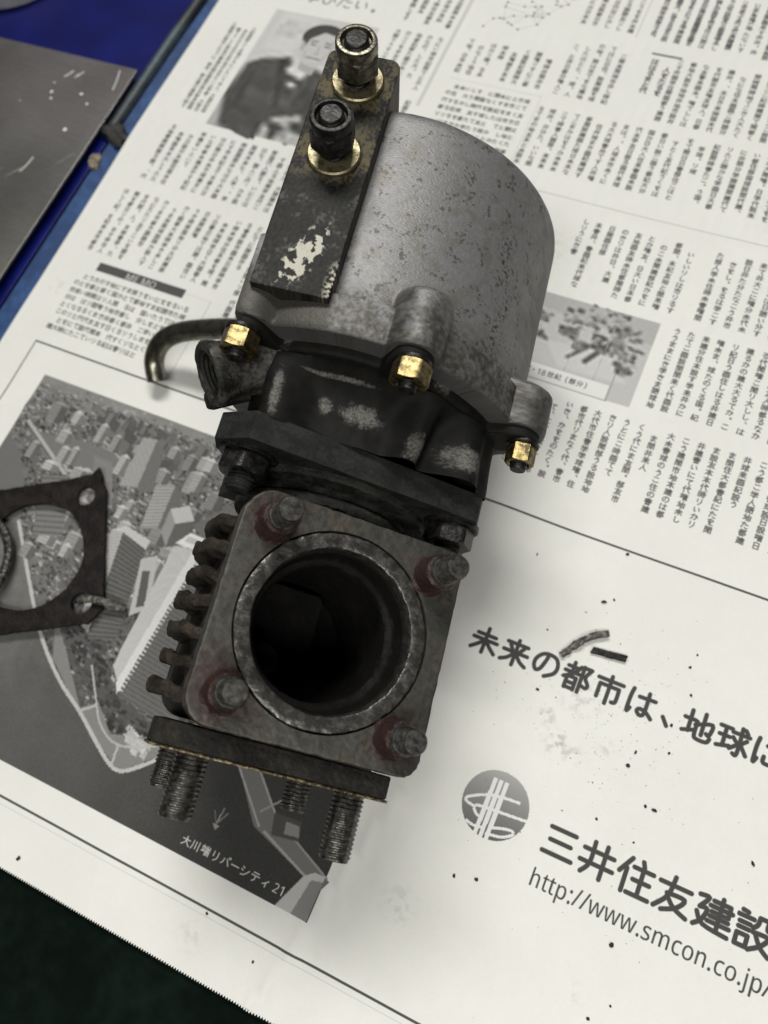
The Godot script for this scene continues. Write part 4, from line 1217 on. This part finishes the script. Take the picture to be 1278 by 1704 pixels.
func build_port_flange(valve: Node3D) -> void:
	var xf := body_frame(true)
	var c := Vector2(2.7, 0.6)
	# square flange with a stepped bore
	var mb := MB.new()
	var o := dense(rrect(c.x - 31.6, c.x + 32.0, c.y - 31.2, c.y + 31.2, 7.0, 8, [0.6, 1.25, 1.1, 0.75]), 2.0)
	slab(mb, o, 28.6, 35.8, 0.8, xf, 26.4, c, 0.35, 14)
	var inv := xf.affine_inverse()
	for i in mb.v.size():
		var q := inv * mb.v[i]
		mb.uv[i] = Vector2((q.x - c.x + 31.6) / 63.6, (-q.z - c.y + 31.2) / 62.4)
	var flange := part("port_flange", mb, M.flange_face, valve, 34.0)
	var xc := xf; xc.origin = xf * Vector3(c.x, 0, -c.y)
	mb = MB.new()
	lathe(mb, [Vector2(21.5, 32.0), Vector2(21.6, 34.9), Vector2(21.9, 35.6), Vector2(22.3, 35.8), Vector2(23.2, 35.85), Vector2(24.2, 35.9), Vector2(25.2, 35.85), Vector2(25.75, 35.7), Vector2(25.95, 35.2), Vector2(26.0, 31.0)], 170, xc, 0.32, 15)
	part("sealing_ring", mb, M.bright_ring, flange)
	mb = MB.new()
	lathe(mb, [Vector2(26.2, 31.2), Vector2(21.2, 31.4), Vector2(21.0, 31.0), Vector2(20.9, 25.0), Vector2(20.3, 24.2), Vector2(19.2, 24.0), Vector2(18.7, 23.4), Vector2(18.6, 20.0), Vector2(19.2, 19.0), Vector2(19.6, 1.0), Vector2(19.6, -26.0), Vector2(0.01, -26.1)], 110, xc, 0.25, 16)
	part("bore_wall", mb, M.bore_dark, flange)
	# shaft boss and closed valve disc down in the bore
	mb = MB.new()
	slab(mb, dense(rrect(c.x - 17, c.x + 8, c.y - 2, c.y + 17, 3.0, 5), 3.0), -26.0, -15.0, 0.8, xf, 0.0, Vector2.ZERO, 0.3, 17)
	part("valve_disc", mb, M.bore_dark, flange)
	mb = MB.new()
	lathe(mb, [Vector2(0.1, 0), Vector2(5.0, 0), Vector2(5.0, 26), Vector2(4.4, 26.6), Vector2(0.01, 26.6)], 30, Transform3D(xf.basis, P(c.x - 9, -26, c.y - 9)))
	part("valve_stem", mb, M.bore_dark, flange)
	# four studs in the corners, smeared with red sealant
	var lens := [18.8, 18.6, 17.2, 17.0]
	var k := 0
	for s in [Vector2(-22.7, 22.2), Vector2(22.7, 22.2), Vector2(-22.7, -22.2), Vector2(22.7, -22.2)]:
		var xs := Transform3D(xf.basis, P(c.x + s.x, 35.6, c.y + s.y))
		mb = MB.new()
		thread(mb, 4.1, -1.0, 10.6, 1.25, 0.4, xs, 32, 1.0)
		thread(mb, 3.3, 10.2, lens[k], 1.0, 0.3, xs, 28, 0.9)
		var stud := part("flange_stud", mb, M.dark_stud, flange)
		mb = MB.new()
		var w: float = [9.6, 9.2, 7.4, 8.6][k]
		lathe(mb, [Vector2(5.9, -0.3), Vector2(5.5, 0.3), Vector2(5.1, 0.8), Vector2(4.9, 2.0), Vector2(4.85, w * 0.5), Vector2(4.75, w * 0.8), Vector2(4.5, w * 0.95), Vector2(3.6, w + 0.3)], 44, xs, 0.8, 31 + k)
		part("sealant_collar", mb, M.sealant, flange)
		k += 1
	# barrel under the flange, its cooling fins, and the opposite flange
	mb = MB.new()
	slab(mb, dense(rrect(-28.2, 27.5, -29.5, 30.0, 6.0, 5), 3.0), -28.0, 29.0, 0.8, xf, 23.0, Vector2(2.7, 0.6), 0.3, 18)
	var barrel := part("barrel", mb, M.rust_iron, valve)
	var xa := body_frame(false)
	k = 0
	for side in [-1.0, 1.0]:
		for a in [24.6, 16.6, 9.0, 1.2, -7.0, -15.0, -23.0]:
			if side > 0 and a < -8.0: continue
			mb = MB.new()
			var prof := PackedVector2Array()
			var deep: float = 8.6 - 0.4 * (k % 3) - (1.6 if absf(a - 24.6) < 0.1 else 0.0)
			for i in 15:
				var t := PI / 2 + PI * i / 14.0
				prof.append(Vector2((-25.0 + 0.6 + (deep + 1.2) * cos(t) * 1.18) if side < 0 else 0.0, 3.0 + 24.5 * sin(t)))
			if side > 0:
				prof = PackedVector2Array()
				for i in 15:
					var t := -PI / 2 + PI * i / 14.0
					prof.append(Vector2(27.0 + 6.0 * cos(t), 3.0 + 23.0 * sin(t)))
			var hw: float = 1.75 + 0.2 * sin(k * 2.3)
			slab(mb, dense(prof, 1.6), -a - hw, -a + hw, 1.0, xa, 0.0, Vector2.ZERO, 0.45, 40 + k)
			var lean := noise(70 + k, 0.05, 2)
			for i in mb.v.size(): mb.v[i].z += 1.2 * lean.get_noise_2d(mb.v[i].x * 2.0, mb.v[i].y * 2.0) - 0.10 * (mb.v[i].x + 28.0) * side
			part("cooling_fin", mb, M.rust_iron, barrel)
			k += 1
	mb = MB.new()
	slab(mb, dense(rrect(c.x - 31, c.x + 31, c.y - 30.5, c.y + 31, 7.0, 6), 4.0), -34.0, -28.2, 0.8, xf, 0.0, Vector2.ZERO, 0.3, 19)
	var low := part("lower_flange", mb, M.rust_iron, valve)
	for s in [Vector2(-22.7, 22.2), Vector2(22.7, 22.2), Vector2(-22.7, -22.2), Vector2(22.7, -22.2)]:
		var base := P(c.x + s.x, -33.8, c.y + s.y)
		var dn := -xf.basis.y
		var reach := minf(19.0, (56.0 + base.y) / -dn.y - 2.6)
		mb = MB.new()
		thread(mb, 4.0, 0.0, maxf(6.0, reach), 1.25, 0.4, fr(base, dn))
		part("lower_stud", mb, M.stud_steel, low)
	# end plate with its gasket and four threaded studs
	mb = MB.new()
	slab(mb, dense(PackedVector2Array([Vector2(29.0, -30), Vector2(29.4, 31.4), Vector2(-32.6, 31.4), Vector2(-33.0, 22), Vector2(-25.5, -30)]), 3.0), 30.9, 36.8, 0.5, xa, 0.0, Vector2.ZERO, 0.2, 20)
	var plate := part("end_plate", mb, M.dark_rust, valve, 30.0)
	mb = MB.new()
	slab(mb, dense(PackedVector2Array([Vector2(29.4, -30.4), Vector2(29.8, 31.7), Vector2(-33.0, 31.7), Vector2(-33.4, 21.8), Vector2(-25.9, -30.4)]), 2.0), 36.85, 37.6, 0.2, xa, 0.0, Vector2.ZERO, 0.18, 21)
	part("end_gasket", mb, M.end_gasket, plate)
	k = 0
	for s in [Vector3(-20.5, 21.0, 15.6), Vector3(23.0, 20.5, 17.0), Vector3(-21.0, -19, 12.6), Vector3(19.5, -19, 10.5)]:
		mb = MB.new()
		thread(mb, 4.4 if k < 2 else 4.2, 0.0, s.z, 1.2, 0.42, fr(P(s.x, s.y, -37.8), Vector3(0, 0, 1)), 36, 1.2)
		part("end_stud", mb, M.stud_steel, plate)
		k += 1


func build_valve() -> void:
	var valve := root("exhaust_valve", Vector3(-74.77, 57.085, -19.81) * MM)
	valve.basis = Basis(Vector3(0.98600, 0.0, -0.16677), Vector3(0.00175, 0.99994, 0.01033), Vector3(0.16676, -0.01047, 0.98594)).orthonormalized()
	tag(valve, "dirty metal exhaust valve with round aluminium cover lying on its side on the newspaper", "valve")
	build_cover(valve)
	build_body(valve)
	build_block(valve)
	build_port_flange(valve)
	# bent vent pipe: points in the world, brought into the valve's own axes
	var inv := valve.transform.affine_inverse()
	var pts := []
	for p in [Vector3(-193.1, 6.2, -100.6), Vector3(-196.3, 10.5, -107.2), Vector3(-194.3, 15.5, -113.2), Vector3(-187.7, 19.8, -117.6), Vector3(-175.4, 25, -120.4), Vector3(-155.7, 31, -123.2), Vector3(-136, 36, -122), Vector3(-112, 44, -112)]: pts.append(inv * (p * MM) / MM)
	var mb := MB.new()
	tube(mb, path(pts, 9), 4.2, 3.2, 26)
	part("bent_pipe", mb, M.pipe_metal, valve)


# ---------------------------------------------------------------- paper and bench
func paper_height(x: float, z: float, nz: FastNoiseLite) -> float:
	var h := 0.9 + 0.28 * nz.get_noise_2d(x, z) + 0.10 * nz.get_noise_2d(x * 3.1 + 500.0, z * 2.3) + 1.6 * exp(-pow((x + 279.0) / 9.0, 2)) * (0.5 + 0.5 * sin(z * 0.021))
	h += 1.8 * exp(-(pow((x + 42.0) / 20.0, 2) + pow((z + 106.0) / 11.0, 2)))
	h += 0.5 * exp(-pow((x + 49.0 + 0.35 * (z - 80.0)) / 2.2, 2)) * smoothstep(30.0, 60.0, z)
	h += 0.35 * sin(x * 0.05 + z * 0.021 + 1.3) * sin(z * 0.034 - x * 0.012)
	for c in [[-52.0, 88.0, -34.0, 10.0, 0.9, 5.0], [128.0, 30.0, 40.0, 62.0, 0.7, 7.0], [128.0, -190.0, -20.0, -150.0, 0.5, 6.0], [-278.0, -60.0, -225.0, -80.0, 0.6, 6.0], [20.0, -456.0, 8.0, -250.0, 0.6, 6.0]]:
		var p := Vector2(x, z)
		var q := Geometry2D.get_closest_point_to_segment(p, Vector2(c[0], c[1]), Vector2(c[2], c[3]))
		h += c[4] * pow(maxf(0.0, 1.0 - p.distance_to(q) / c[5]), 1.5)
	h += 0.5 * exp(-pow((z + 245.0) / 3.0, 2)) * smoothstep(-120.0, -40.0, x)
	h += 0.4 * exp(-pow((x - 30.0 - z * 0.1) / 26.0, 2)) * smoothstep(-60.0, 60.0, z)
	return h


func build_newspaper() -> void:
	var nz := noise(301, 0.013, 2)
	var mesh := ArrayMesh.new()
	var texs := [editorial_page(), advert_page()]
	var zs := [[-456.0, -102.0], [-102.0, 88.5]]
	for half in 2:
		var z0: float = zs[half][0]; var z1: float = zs[half][1]
		var nx := 136; var nzr := int((z1 - z0) / 3.0)
		var pos := PackedVector3Array(); var nrm := PackedVector3Array(); var uv := PackedVector2Array(); var idx := PackedInt32Array()
		for j in nzr + 1:
			for i in nx + 1:
				var x := lerpf(-278.0, 128.0, float(i) / nx); var z := lerpf(z0, z1, float(j) / nzr)
				var e := 0.4
				var n := Vector3(paper_height(x - e, z, nz) - paper_height(x + e, z, nz), 2 * e, paper_height(x, z - e, nz) - paper_height(x, z + e, nz)).normalized()
				pos.append(Vector3(x, paper_height(x, z, nz), z) * MM); nrm.append(n)
				uv.append(Vector2(float(i) / nx, float(j) / nzr))
		for j in nzr:
			for i in nx:
				var a := j * (nx + 1) + i
				idx.append_array(PackedInt32Array([a, a + 1, a + nx + 2, a, a + nx + 2, a + nx + 1]))
		if half == 1:      # saw-toothed cut edge
			var teeth := 406
			for i in teeth:
				var x0 := lerpf(-278.0, 128.0, float(i) / teeth); var x1 := lerpf(-278.0, 128.0, float(i + 1) / teeth)
				var b := pos.size()
				for q in [Vector2(x0, z1), Vector2(x1, z1), Vector2((x0 + x1) / 2, z1 + 0.75)]:
					pos.append(Vector3(q.x, paper_height(q.x, z1, nz), q.y) * MM); nrm.append(Vector3.UP)
					uv.append(Vector2((q.x + 278.0) / 406.0, 0.998))
				idx.append_array(PackedInt32Array([b, b + 1, b + 2]))
		var arr := []; arr.resize(Mesh.ARRAY_MAX)
		arr[Mesh.ARRAY_VERTEX] = pos; arr[Mesh.ARRAY_NORMAL] = nrm; arr[Mesh.ARRAY_TEX_UV] = uv; arr[Mesh.ARRAY_INDEX] = idx
		mesh.add_surface_from_arrays(Mesh.PRIMITIVE_TRIANGLES, arr)
		var m := StandardMaterial3D.new()
		m.albedo_texture = texs[half]; m.roughness = 0.75; m.metallic_specular = 0.35; m.texture_repeat = false
		mesh.surface_set_material(half, m)
	var o := MeshInstance3D.new()
	o.name = "newspaper"; o.mesh = mesh
	add_child(o, true)
	tag(o, "open newspaper page with Japanese columns, an aerial city photo and large advert type", "newspaper")


func on_paper(x: float, z: float) -> Vector3:
	return Vector3(x, paper_height(x, z, noise(301, 0.013, 2)) + 0.05, z) * MM


func sheet(x0: float, x1: float, z0: float, z1: float, h0: float, h1: float, b := 0.4, r := 2.0) -> MB:
	var mb := MB.new()
	slab(mb, dense(rrect(x0, x1, -z1, -z0, r, 4), 40.0), h0, h1, b, Transform3D.IDENTITY)
	return mb


func build_bench() -> void:
	var top := part("workbench_top", sheet(-1100, 700, -900, 700, -40, -4.2, 2.0, 10.0), M.bench_green, null)
	top.set_meta("kind", "structure")
	var tray := root("blue_tray", Vector3(-0.5, -0.0042, -0.4))
	tag(tray, "blue painted metal tray with a worn rolled edge beside the newspaper", "tray")
	part("tray_floor", sheet(-260, 207, -330, 330, 0.2, 1.6, 0.4, 4.0), M.blue_floor, tray)
	part("outer_flange", sheet(209.5, 250, -330, 340, 0.3, 2.9, 0.6, 3.0), M.blue_edge, tray)
	var mb := MB.new()
	tube(mb, path([Vector3(213, 3.4, -330), Vector3(212, 3.4, -100), Vector3(210.5, 3.4, 60), Vector3(208.5, 3.2, 120), Vector3(207.5, 3.0, 184)], 6), 3.4, 0.0, 20)
	part("rolled_edge", mb, M.worn_edge, tray)
	var steel := root("steel_sheet", Vector3(-0.296, -0.001, -0.257))
	tag(steel, "scuffed grey sheet steel offcut with square corner lying in the blue tray", "sheet metal")
	mb = MB.new()
	slab(mb, dense(rrect(-200, 0, -210, 0, 0.8, 3), 20.0), 2.6, 4.2, 0.25, Transform3D.IDENTITY)
	for i in mb.v.size(): mb.uv[i] = Vector2((mb.v[i].x + 200.0) / 200.0, mb.v[i].z / 210.0)
	part("plate", mb, M.scuffed_steel, steel)
	var k := 0
	for s in [Vector3(-21, 23, 1.0), Vector3(-14.5, 28, 0.7), Vector3(-40, 20, 0.5), Vector3(-38, 26, 0.9), Vector3(-17, 46, 1.1), Vector3(-80, 56, 1.0), Vector3(-73, 63, 1.1), Vector3(-45, 88, 1.1), Vector3(-30, 12, 0.5), Vector3(-52, 36, 0.4), Vector3(-36, 30, 0.7)]:
		var l := lump(s.z, 0.25, s.z * 0.9, 400 + k, 8, 4)
		var f := part("paint_fleck", l, M.white_fleck, steel)
		f.position = Vector3(s.x, 4.2, s.y) * MM
		k += 1
	k = 0
	for s in [[-34, 10, -37, 15, 0.3], [-28, 9, -31, 14, 0.25], [-9, 3, -6, 16, 0.25], [-24, 66, -26, 76, 0.25], [-62, 90, -66, 102, 0.2]]:
		mb = MB.new()
		tube(mb, PackedVector3Array([Vector3(s[0], 4.22, s[1]), Vector3((s[0] + s[2]) / 2.0 + 0.4, 4.23, (s[1] + s[3]) / 2.0), Vector3(s[2], 4.22, s[3])]), s[4], 0.0, 6)
		part("scratch_burr", mb, M.white_fleck, steel)
	# chrome lid at the corner of the picture, rubber stop and rust blister by the paper
	mb = MB.new()
	lathe(mb, [Vector2(0.1, 0), Vector2(37, 0), Vector2(38, 0.6), Vector2(38, 9), Vector2(37.2, 10.2), Vector2(35.8, 10.4), Vector2(34.8, 9.6), Vector2(34.4, 7.6), Vector2(0.01, 7.4)], 72, Transform3D.IDENTITY)
	var lid := part("round_tin", mb, M.chrome, null)
	lid.position = Vector3(-417, -2.4, -316) * MM
	tag(lid, "shallow round bare metal tin standing on the blue tray behind the steel sheet", "tin")
	mb = lump(9.5, 2.8, 4.6, 431, 16, 8)
	var rub := part("rubber_scrap", mb, M.rubber, null)
	rub.position = Vector3(-287.5, -2.0, -218.5) * MM
	rub.rotation.y = -0.35
	tag(rub, "black rubber scrap on the tray edge between steel sheet and newspaper", "scrap")
	mb = lump(3.2, 1.1, 4.6, 433, 12, 6)
	var rus := part("rust_blister", mb, M.rust, null)
	rus.position = Vector3(-290.5, -1.6, -200.5) * MM
	rus.rotation.y = 0.3
	tag(rus, "small rusty chip lying on blue paint beside the steel sheet's edge", "chip")


func build_gaskets() -> void:
	var e1 := Vector2(0.4915, 0.8709); var e2 := Vector2(0.8709, -0.4915)     # in x, z
	var c := Vector2(-205.3, -13.6)
	var g := root("square_gasket", Vector3(c.x, 3.0, c.y) * MM)
	tag(g, "dark square sheet gasket with a large centre hole and bolt holes, on the city photo", "gasket")
	g.basis = Basis(Vector3(e1.x, 0.0, e1.y), Vector3.UP, Vector3(-e1.y, 0.0, e1.x)).orthonormalized()
	# outline with four bolt holes and the port: cut as polygons, then given thickness
	var o := dense(PackedVector2Array([Vector2(31, -26), Vector2(31, 25), Vector2(26, 31), Vector2(-24.5, 31.3), Vector2(-28.5, 29.0), Vector2(-30.0, 29.6), Vector2(-34.2, 27.6), Vector2(-31.6, 24.5), Vector2(-31, -26), Vector2(-25, -31), Vector2(25, -31)]), 1.6)
	var nz := noise(441, 0.35, 3)
	var out := PackedVector2Array()
	for p in o: out.append(p * (1.0 + 0.018 * nz.get_noise_2d(p.x, p.y) + (0.02 * nz.get_noise_2d(p.x * 5, p.y * 5) if p.x < -20.0 and p.y > 10.0 else 0.0)))
	var pieces := [out]
	for h in [Vector3(0, 0, 22.6), Vector3(-22.5, 22.5, 3.9), Vector3(22.5, 22.5, 4.2), Vector3(-22.5, -22.5, 4.0), Vector3(22.5, -22.5, 4.0)]:
		var hole := PackedVector2Array()
		for i in 40: hole.append(Vector2(h.x, h.y) + h.z * (1.0 + 0.03 * nz.get_noise_2d(i * 3.0, h.z * 9.0)) * Vector2(cos(TAU * i / 40), sin(TAU * i / 40)))
		# split by a vertical line through the hole so that no piece has a hole in it
		var next := []
		for pc in pieces:
			for s in [-1.0, 1.0]:
				var halfp := PackedVector2Array([Vector2(h.x, -90), Vector2(h.x + 90 * s, -90), Vector2(h.x + 90 * s, 90), Vector2(h.x, 90)])
				for q in Geometry2D.intersect_polygons(pc, halfp):
					for q2 in Geometry2D.clip_polygons(q, hole): next.append(q2)
		pieces = next
	var mb := MB.new()
	for pc in pieces:
		var tri := Geometry2D.triangulate_polygon(pc)
		for i in range(0, tri.size(), 3):
			var a: Vector2 = pc[tri[i]]; var b: Vector2 = pc[tri[i + 1]]; var d: Vector2 = pc[tri[i + 2]]
			for h in [1.3, 0.0]:
				var va := Vector3(a.x, h, -a.y); var vb := Vector3(b.x, h, -b.y); var vd := Vector3(d.x, h, -d.y)
				if ((b - a).cross(d - a) > 0.0) == (h > 0.5): mb.tri(va, vd, vb)
				else: mb.tri(va, vb, vd)
		for i in pc.size():
			var a: Vector2 = pc[i]; var b: Vector2 = pc[(i + 1) % pc.size()]
			mb.quad(Vector3(a.x, 0, -a.y), Vector3(a.x, 1.3, -a.y), Vector3(b.x, 1.3, -b.y), Vector3(b.x, 0, -b.y))
	for i in mb.v.size():      # a slight warp
		var p := mb.v[i]
		mb.v[i].y += 0.9 * sin(p.x * 0.05 + 0.6) * cos(p.z * 0.06)
	part("gasket_sheet", mb, M.gasket, g, 30.0)
	mb = MB.new()
	lathe(mb, [Vector2(18.6, 0.2), Vector2(18.8, 1.9), Vector2(19.6, 2.5), Vector2(20.8, 2.6), Vector2(21.9, 2.2), Vector2(22.3, 1.3), Vector2(22.2, 0.2), Vector2(18.6, 0.1)], 110, Transform3D.IDENTITY, 0.5, 22)
	var r := part("sealing_ring", mb, M.worn_ring, null)
	r.position = Vector3(-231.0, 4.9, -0.8) * MM
	tag(r, "crushed grey metal ring lying half on the dark square gasket", "ring")
	mb = MB.new()
	var p := path([Vector3(-175, 5.2, -5.6), Vector3(-171, 6.6, -7.6), Vector3(-166, 6.4, -8.8), Vector3(-161, 4.6, -9.4), Vector3(-158, 2.6, -9.0)], 6)
	tube(mb, p, 1.5, 0.0, 10)
	var nb := noise(443, 0.3, 2)
	for i in mb.v.size():
		mb.v[i] += Vector3(1, 1, 1) * 0.35 * nb.get_noise_3d(mb.v[i].x * 3, mb.v[i].y * 3, mb.v[i].z * 3)
	var s := part("metal_shaving", mb, M.flake, null)
	tag(s, "short curved dark sliver sticking out of the square gasket's corner hole", "sliver")


const CRUMBS := [
	"largest soot crumb between the headline and the company name",
	"soot crumb below the round logo, the one under the disc's rim",
	"soot crumb below the round logo, beside the web address",
	"tiny soot crumb touching the largest one under the headline",
	"bold soot crumb just under the middle of the web address",
	"slanted soot crumb above the last company characters, near the page edge",
	"soot crumb above the headline's comma, higher of two",
	"soot crumb above the headline's comma, lower of two",
	"soot crumb directly under the headline's comma",
	"round soot crumb in the speckled patch under the headline",
	"flat soot crumb in the speckled patch under the headline",
	"soot crumb under the second headline character",
	"soot crumb touching the headline's comma",
	"soot crumb in the blank strip below the web address",
	"smallest soot crumb in the blank strip below the web address",
	"long soot crumb above the curved flake",
	"dot-like soot crumb above the curved flake",
	"soot crumb just above the company name's third character",
	"soot crumb just above the company name's second character",
	"pinpoint soot crumb high above the headline's fourth character",
	"soot crumb above the first headline character",
	"soot crumb on the page's bottom margin under the river picture",
	"soot crumb below the thin frame line, under the picture caption",
	"smaller soot crumb below the thin frame line, past the picture",
	"soot crumb just under the advert's upper frame line",
	"soot crumb between the square flange and the advert's upper line",
]


func build_crumbs() -> void:
	# two larger flakes above the headline
	var mb := MB.new()
	var pts := path([Vector3(0.5, 1.6, -56), Vector3(4, 2.4, -61.5), Vector3(8, 2.8, -66), Vector3(13, 2.0, -69.6)], 6)
	tube(mb, pts, 1.25, 0.0, 9)
	var nb := noise(451, 0.35, 3)
	for i in mb.v.size(): mb.v[i] += Vector3(0.5, 0.3, 0.6) * nb.get_noise_3d(mb.v[i].x * 3, mb.v[i].y * 9, mb.v[i].z * 3)
	tag(part("carbon_flake", mb, M.flake, null), "longer curved grey flake lying above the large headline characters", "flake")
	mb = MB.new()
	slab(mb, dense(PackedVector2Array([Vector2(-6.4, -1.1), Vector2(6.0, -1.3), Vector2(6.4, 0.9), Vector2(-5.6, 1.2)]), 1.0), 0.0, 1.5, 0.3, Transform3D.IDENTITY, 0.0, Vector2.ZERO, 0.5, 26)
	var f := part("carbon_flake", mb, M.crumb, null)
	f.position = on_paper(15.5, -62.8)
	f.rotation.y = 0.14
	tag(f, "straight black flake lying under the end of the curved flake", "flake")
	var spots := [Vector3(45, -20, 1.2), Vector3(-7, 25, 0.9), Vector3(0, 23, 0.9), Vector3(42, -20, 0.7), Vector3(45, 23, 1.0), Vector3(77, -17, 1.1), Vector3(42, -69, 0.8), Vector3(45, -60, 0.7), Vector3(44, -39, 0.6), Vector3(33, -30, 0.9), Vector3(34, -35, 0.9), Vector3(-3, -42, 0.9), Vector3(42, -48, 0.8), Vector3(45, 45, 0.7), Vector3(50, 39, 0.5), Vector3(8, -80, 1.3), Vector3(11, -82, 0.7), Vector3(42, -8, 0.5), Vector3(29, -10, 0.6), Vector3(43, -74, 0.5), Vector3(-7, -63, 0.6), Vector3(-149.3, 83.5, 1.2), Vector3(-78, 70, 0.7), Vector3(-57, 76, 0.6), Vector3(10, -100, 0.8), Vector3(-20, -88, 0.7)]
	var kinds := []
	for k in 5: kinds.append(lump(1.0, 0.42, 0.55 + 0.1 * k, 461 + k, 9, 6).finish(60.0, 0.001))
	for i in spots.size():
		var s: Vector3 = spots[i]
		var o := obj("soot_crumb", kinds[i % 5], M.crumb)
		o.position = on_paper(s.x, s.y)
		o.rotation.y = i * 1.7
		o.scale = Vector3.ONE * s.z * 0.75
		tag(o, CRUMBS[i], "crumb", "soot crumbs scattered on the newspaper")
	var mm := MultiMesh.new()
	mm.transform_format = MultiMesh.TRANSFORM_3D
	mm.mesh = kinds[0]
	mm.instance_count = 300
	rng.seed = 99
	for i in 300:
		var x := rng.randfn(20.0, 15.0); var z := rng.randfn(-40.0, 14.0)
		if i > 220: x = rng.randf_range(-20.0, 100.0); z = rng.randf_range(-95.0, 70.0)
		var sc := rng.randf_range(0.08, 0.2) * (1.6 if rng.randf() < 0.08 else 1.0)
		mm.set_instance_transform(i, Transform3D(Basis(Vector3.UP, rng.randf() * TAU).scaled(Vector3.ONE * sc), on_paper(x, z)))
	var dust := MultiMeshInstance3D.new()
	dust.name = "soot_dust"; dust.multimesh = mm; dust.material_override = M.crumb
	add_child(dust, true)
	tag(dust, "fine black soot specks sprinkled over the white advert", "soot")
	dust.set_meta("kind", "stuff")


func lamp(at: Vector3, size: Vector2, energy: float, label: String) -> void:
	var o := root("unseen_lamp", at)
	tag(o, label, "lamp")
	var mb := MB.new()
	slab(mb, rrect(-size.x * 520, size.x * 520, -size.y * 560, size.y * 560, 12.0, 4), 6.0, 60.0, 4.0, Transform3D.IDENTITY)
	part("lamp_housing", mb, M.lamp_white, o)
	mb = MB.new()
	slab(mb, rrect(-size.x * 500, size.x * 500, -size.y * 500, size.y * 500, 6.0, 4), 0.0, 5.0, 1.0, Transform3D.IDENTITY)
	part("lamp_diffuser", mb, M.lamp_glow, o)
	var l := AreaLight3D.new()
	l.name = "lamp_light"
	l.area_size = size
	l.light_energy = energy
	l.light_color = Color(1.0, 0.993, 0.97)
	l.shadow_enabled = true
	l.area_range = 12.0
	l.area_attenuation = 2.0
	l.rotation.x = -PI / 2
	l.position.y = -0.004
	o.add_child(l, true)


func _ready() -> void:
	rng.seed = 7
	# camera: a phone held about 29 cm above the page, tipped 22 degrees
	var cam := Camera3D.new()
	cam.name = "camera"
	cam.keep_aspect = Camera3D.KEEP_HEIGHT
	add_child(cam)
	cam.transform = Transform3D(Basis(Vector3(0.90577, -0.136048, -0.401337), Vector3(-0.336599, 0.344393, -0.87641), Vector3(0.257451, 0.928916, 0.266148)).orthonormalized(), Vector3(0, 0.29029, 0))
	var ca := CameraAttributesPhysical.new()
	ca.frustum_focal_length = 18.873
	ca.frustum_focus_distance = 0.235
	ca.frustum_near = 0.02
	ca.frustum_far = 30.0
	ca.exposure_aperture = 7.5
	cam.attributes = ca
	cam.fov = 64.9
	cam.near = 0.02
	cam.far = 30.0
	cam.make_current()
	var env := Environment.new()
	env.background_mode = Environment.BG_COLOR
	env.background_color = Color(0.13, 0.13, 0.13)
	env.tonemap_mode = Environment.TONE_MAPPER_LINEAR
	env.tonemap_exposure = 0.57
	env.sdfgi_enabled = true
	env.ssao_enabled = true
	env.ssil_enabled = true
	var we := WorldEnvironment.new()
	we.name = "environment"
	we.environment = env
	add_child(we)
	make_materials()
	# ceiling lamp, then an added fill lamp brightening the page; both out of view
	lamp(Vector3(-0.48, 2.05, -1.15), Vector2(1.3, 0.45), 8.2, "long white ceiling lamp beyond the far end of the bench")
	lamp(Vector3(0.24, 0.85, 0.34), Vector2(0.9, 0.16), 1.2, "added unseen fill lamp low above the near end of the bench")
	# the bench and the page
	build_bench()
	build_newspaper()
	# the objects
	build_valve()
	build_gaskets()
	build_crumbs()
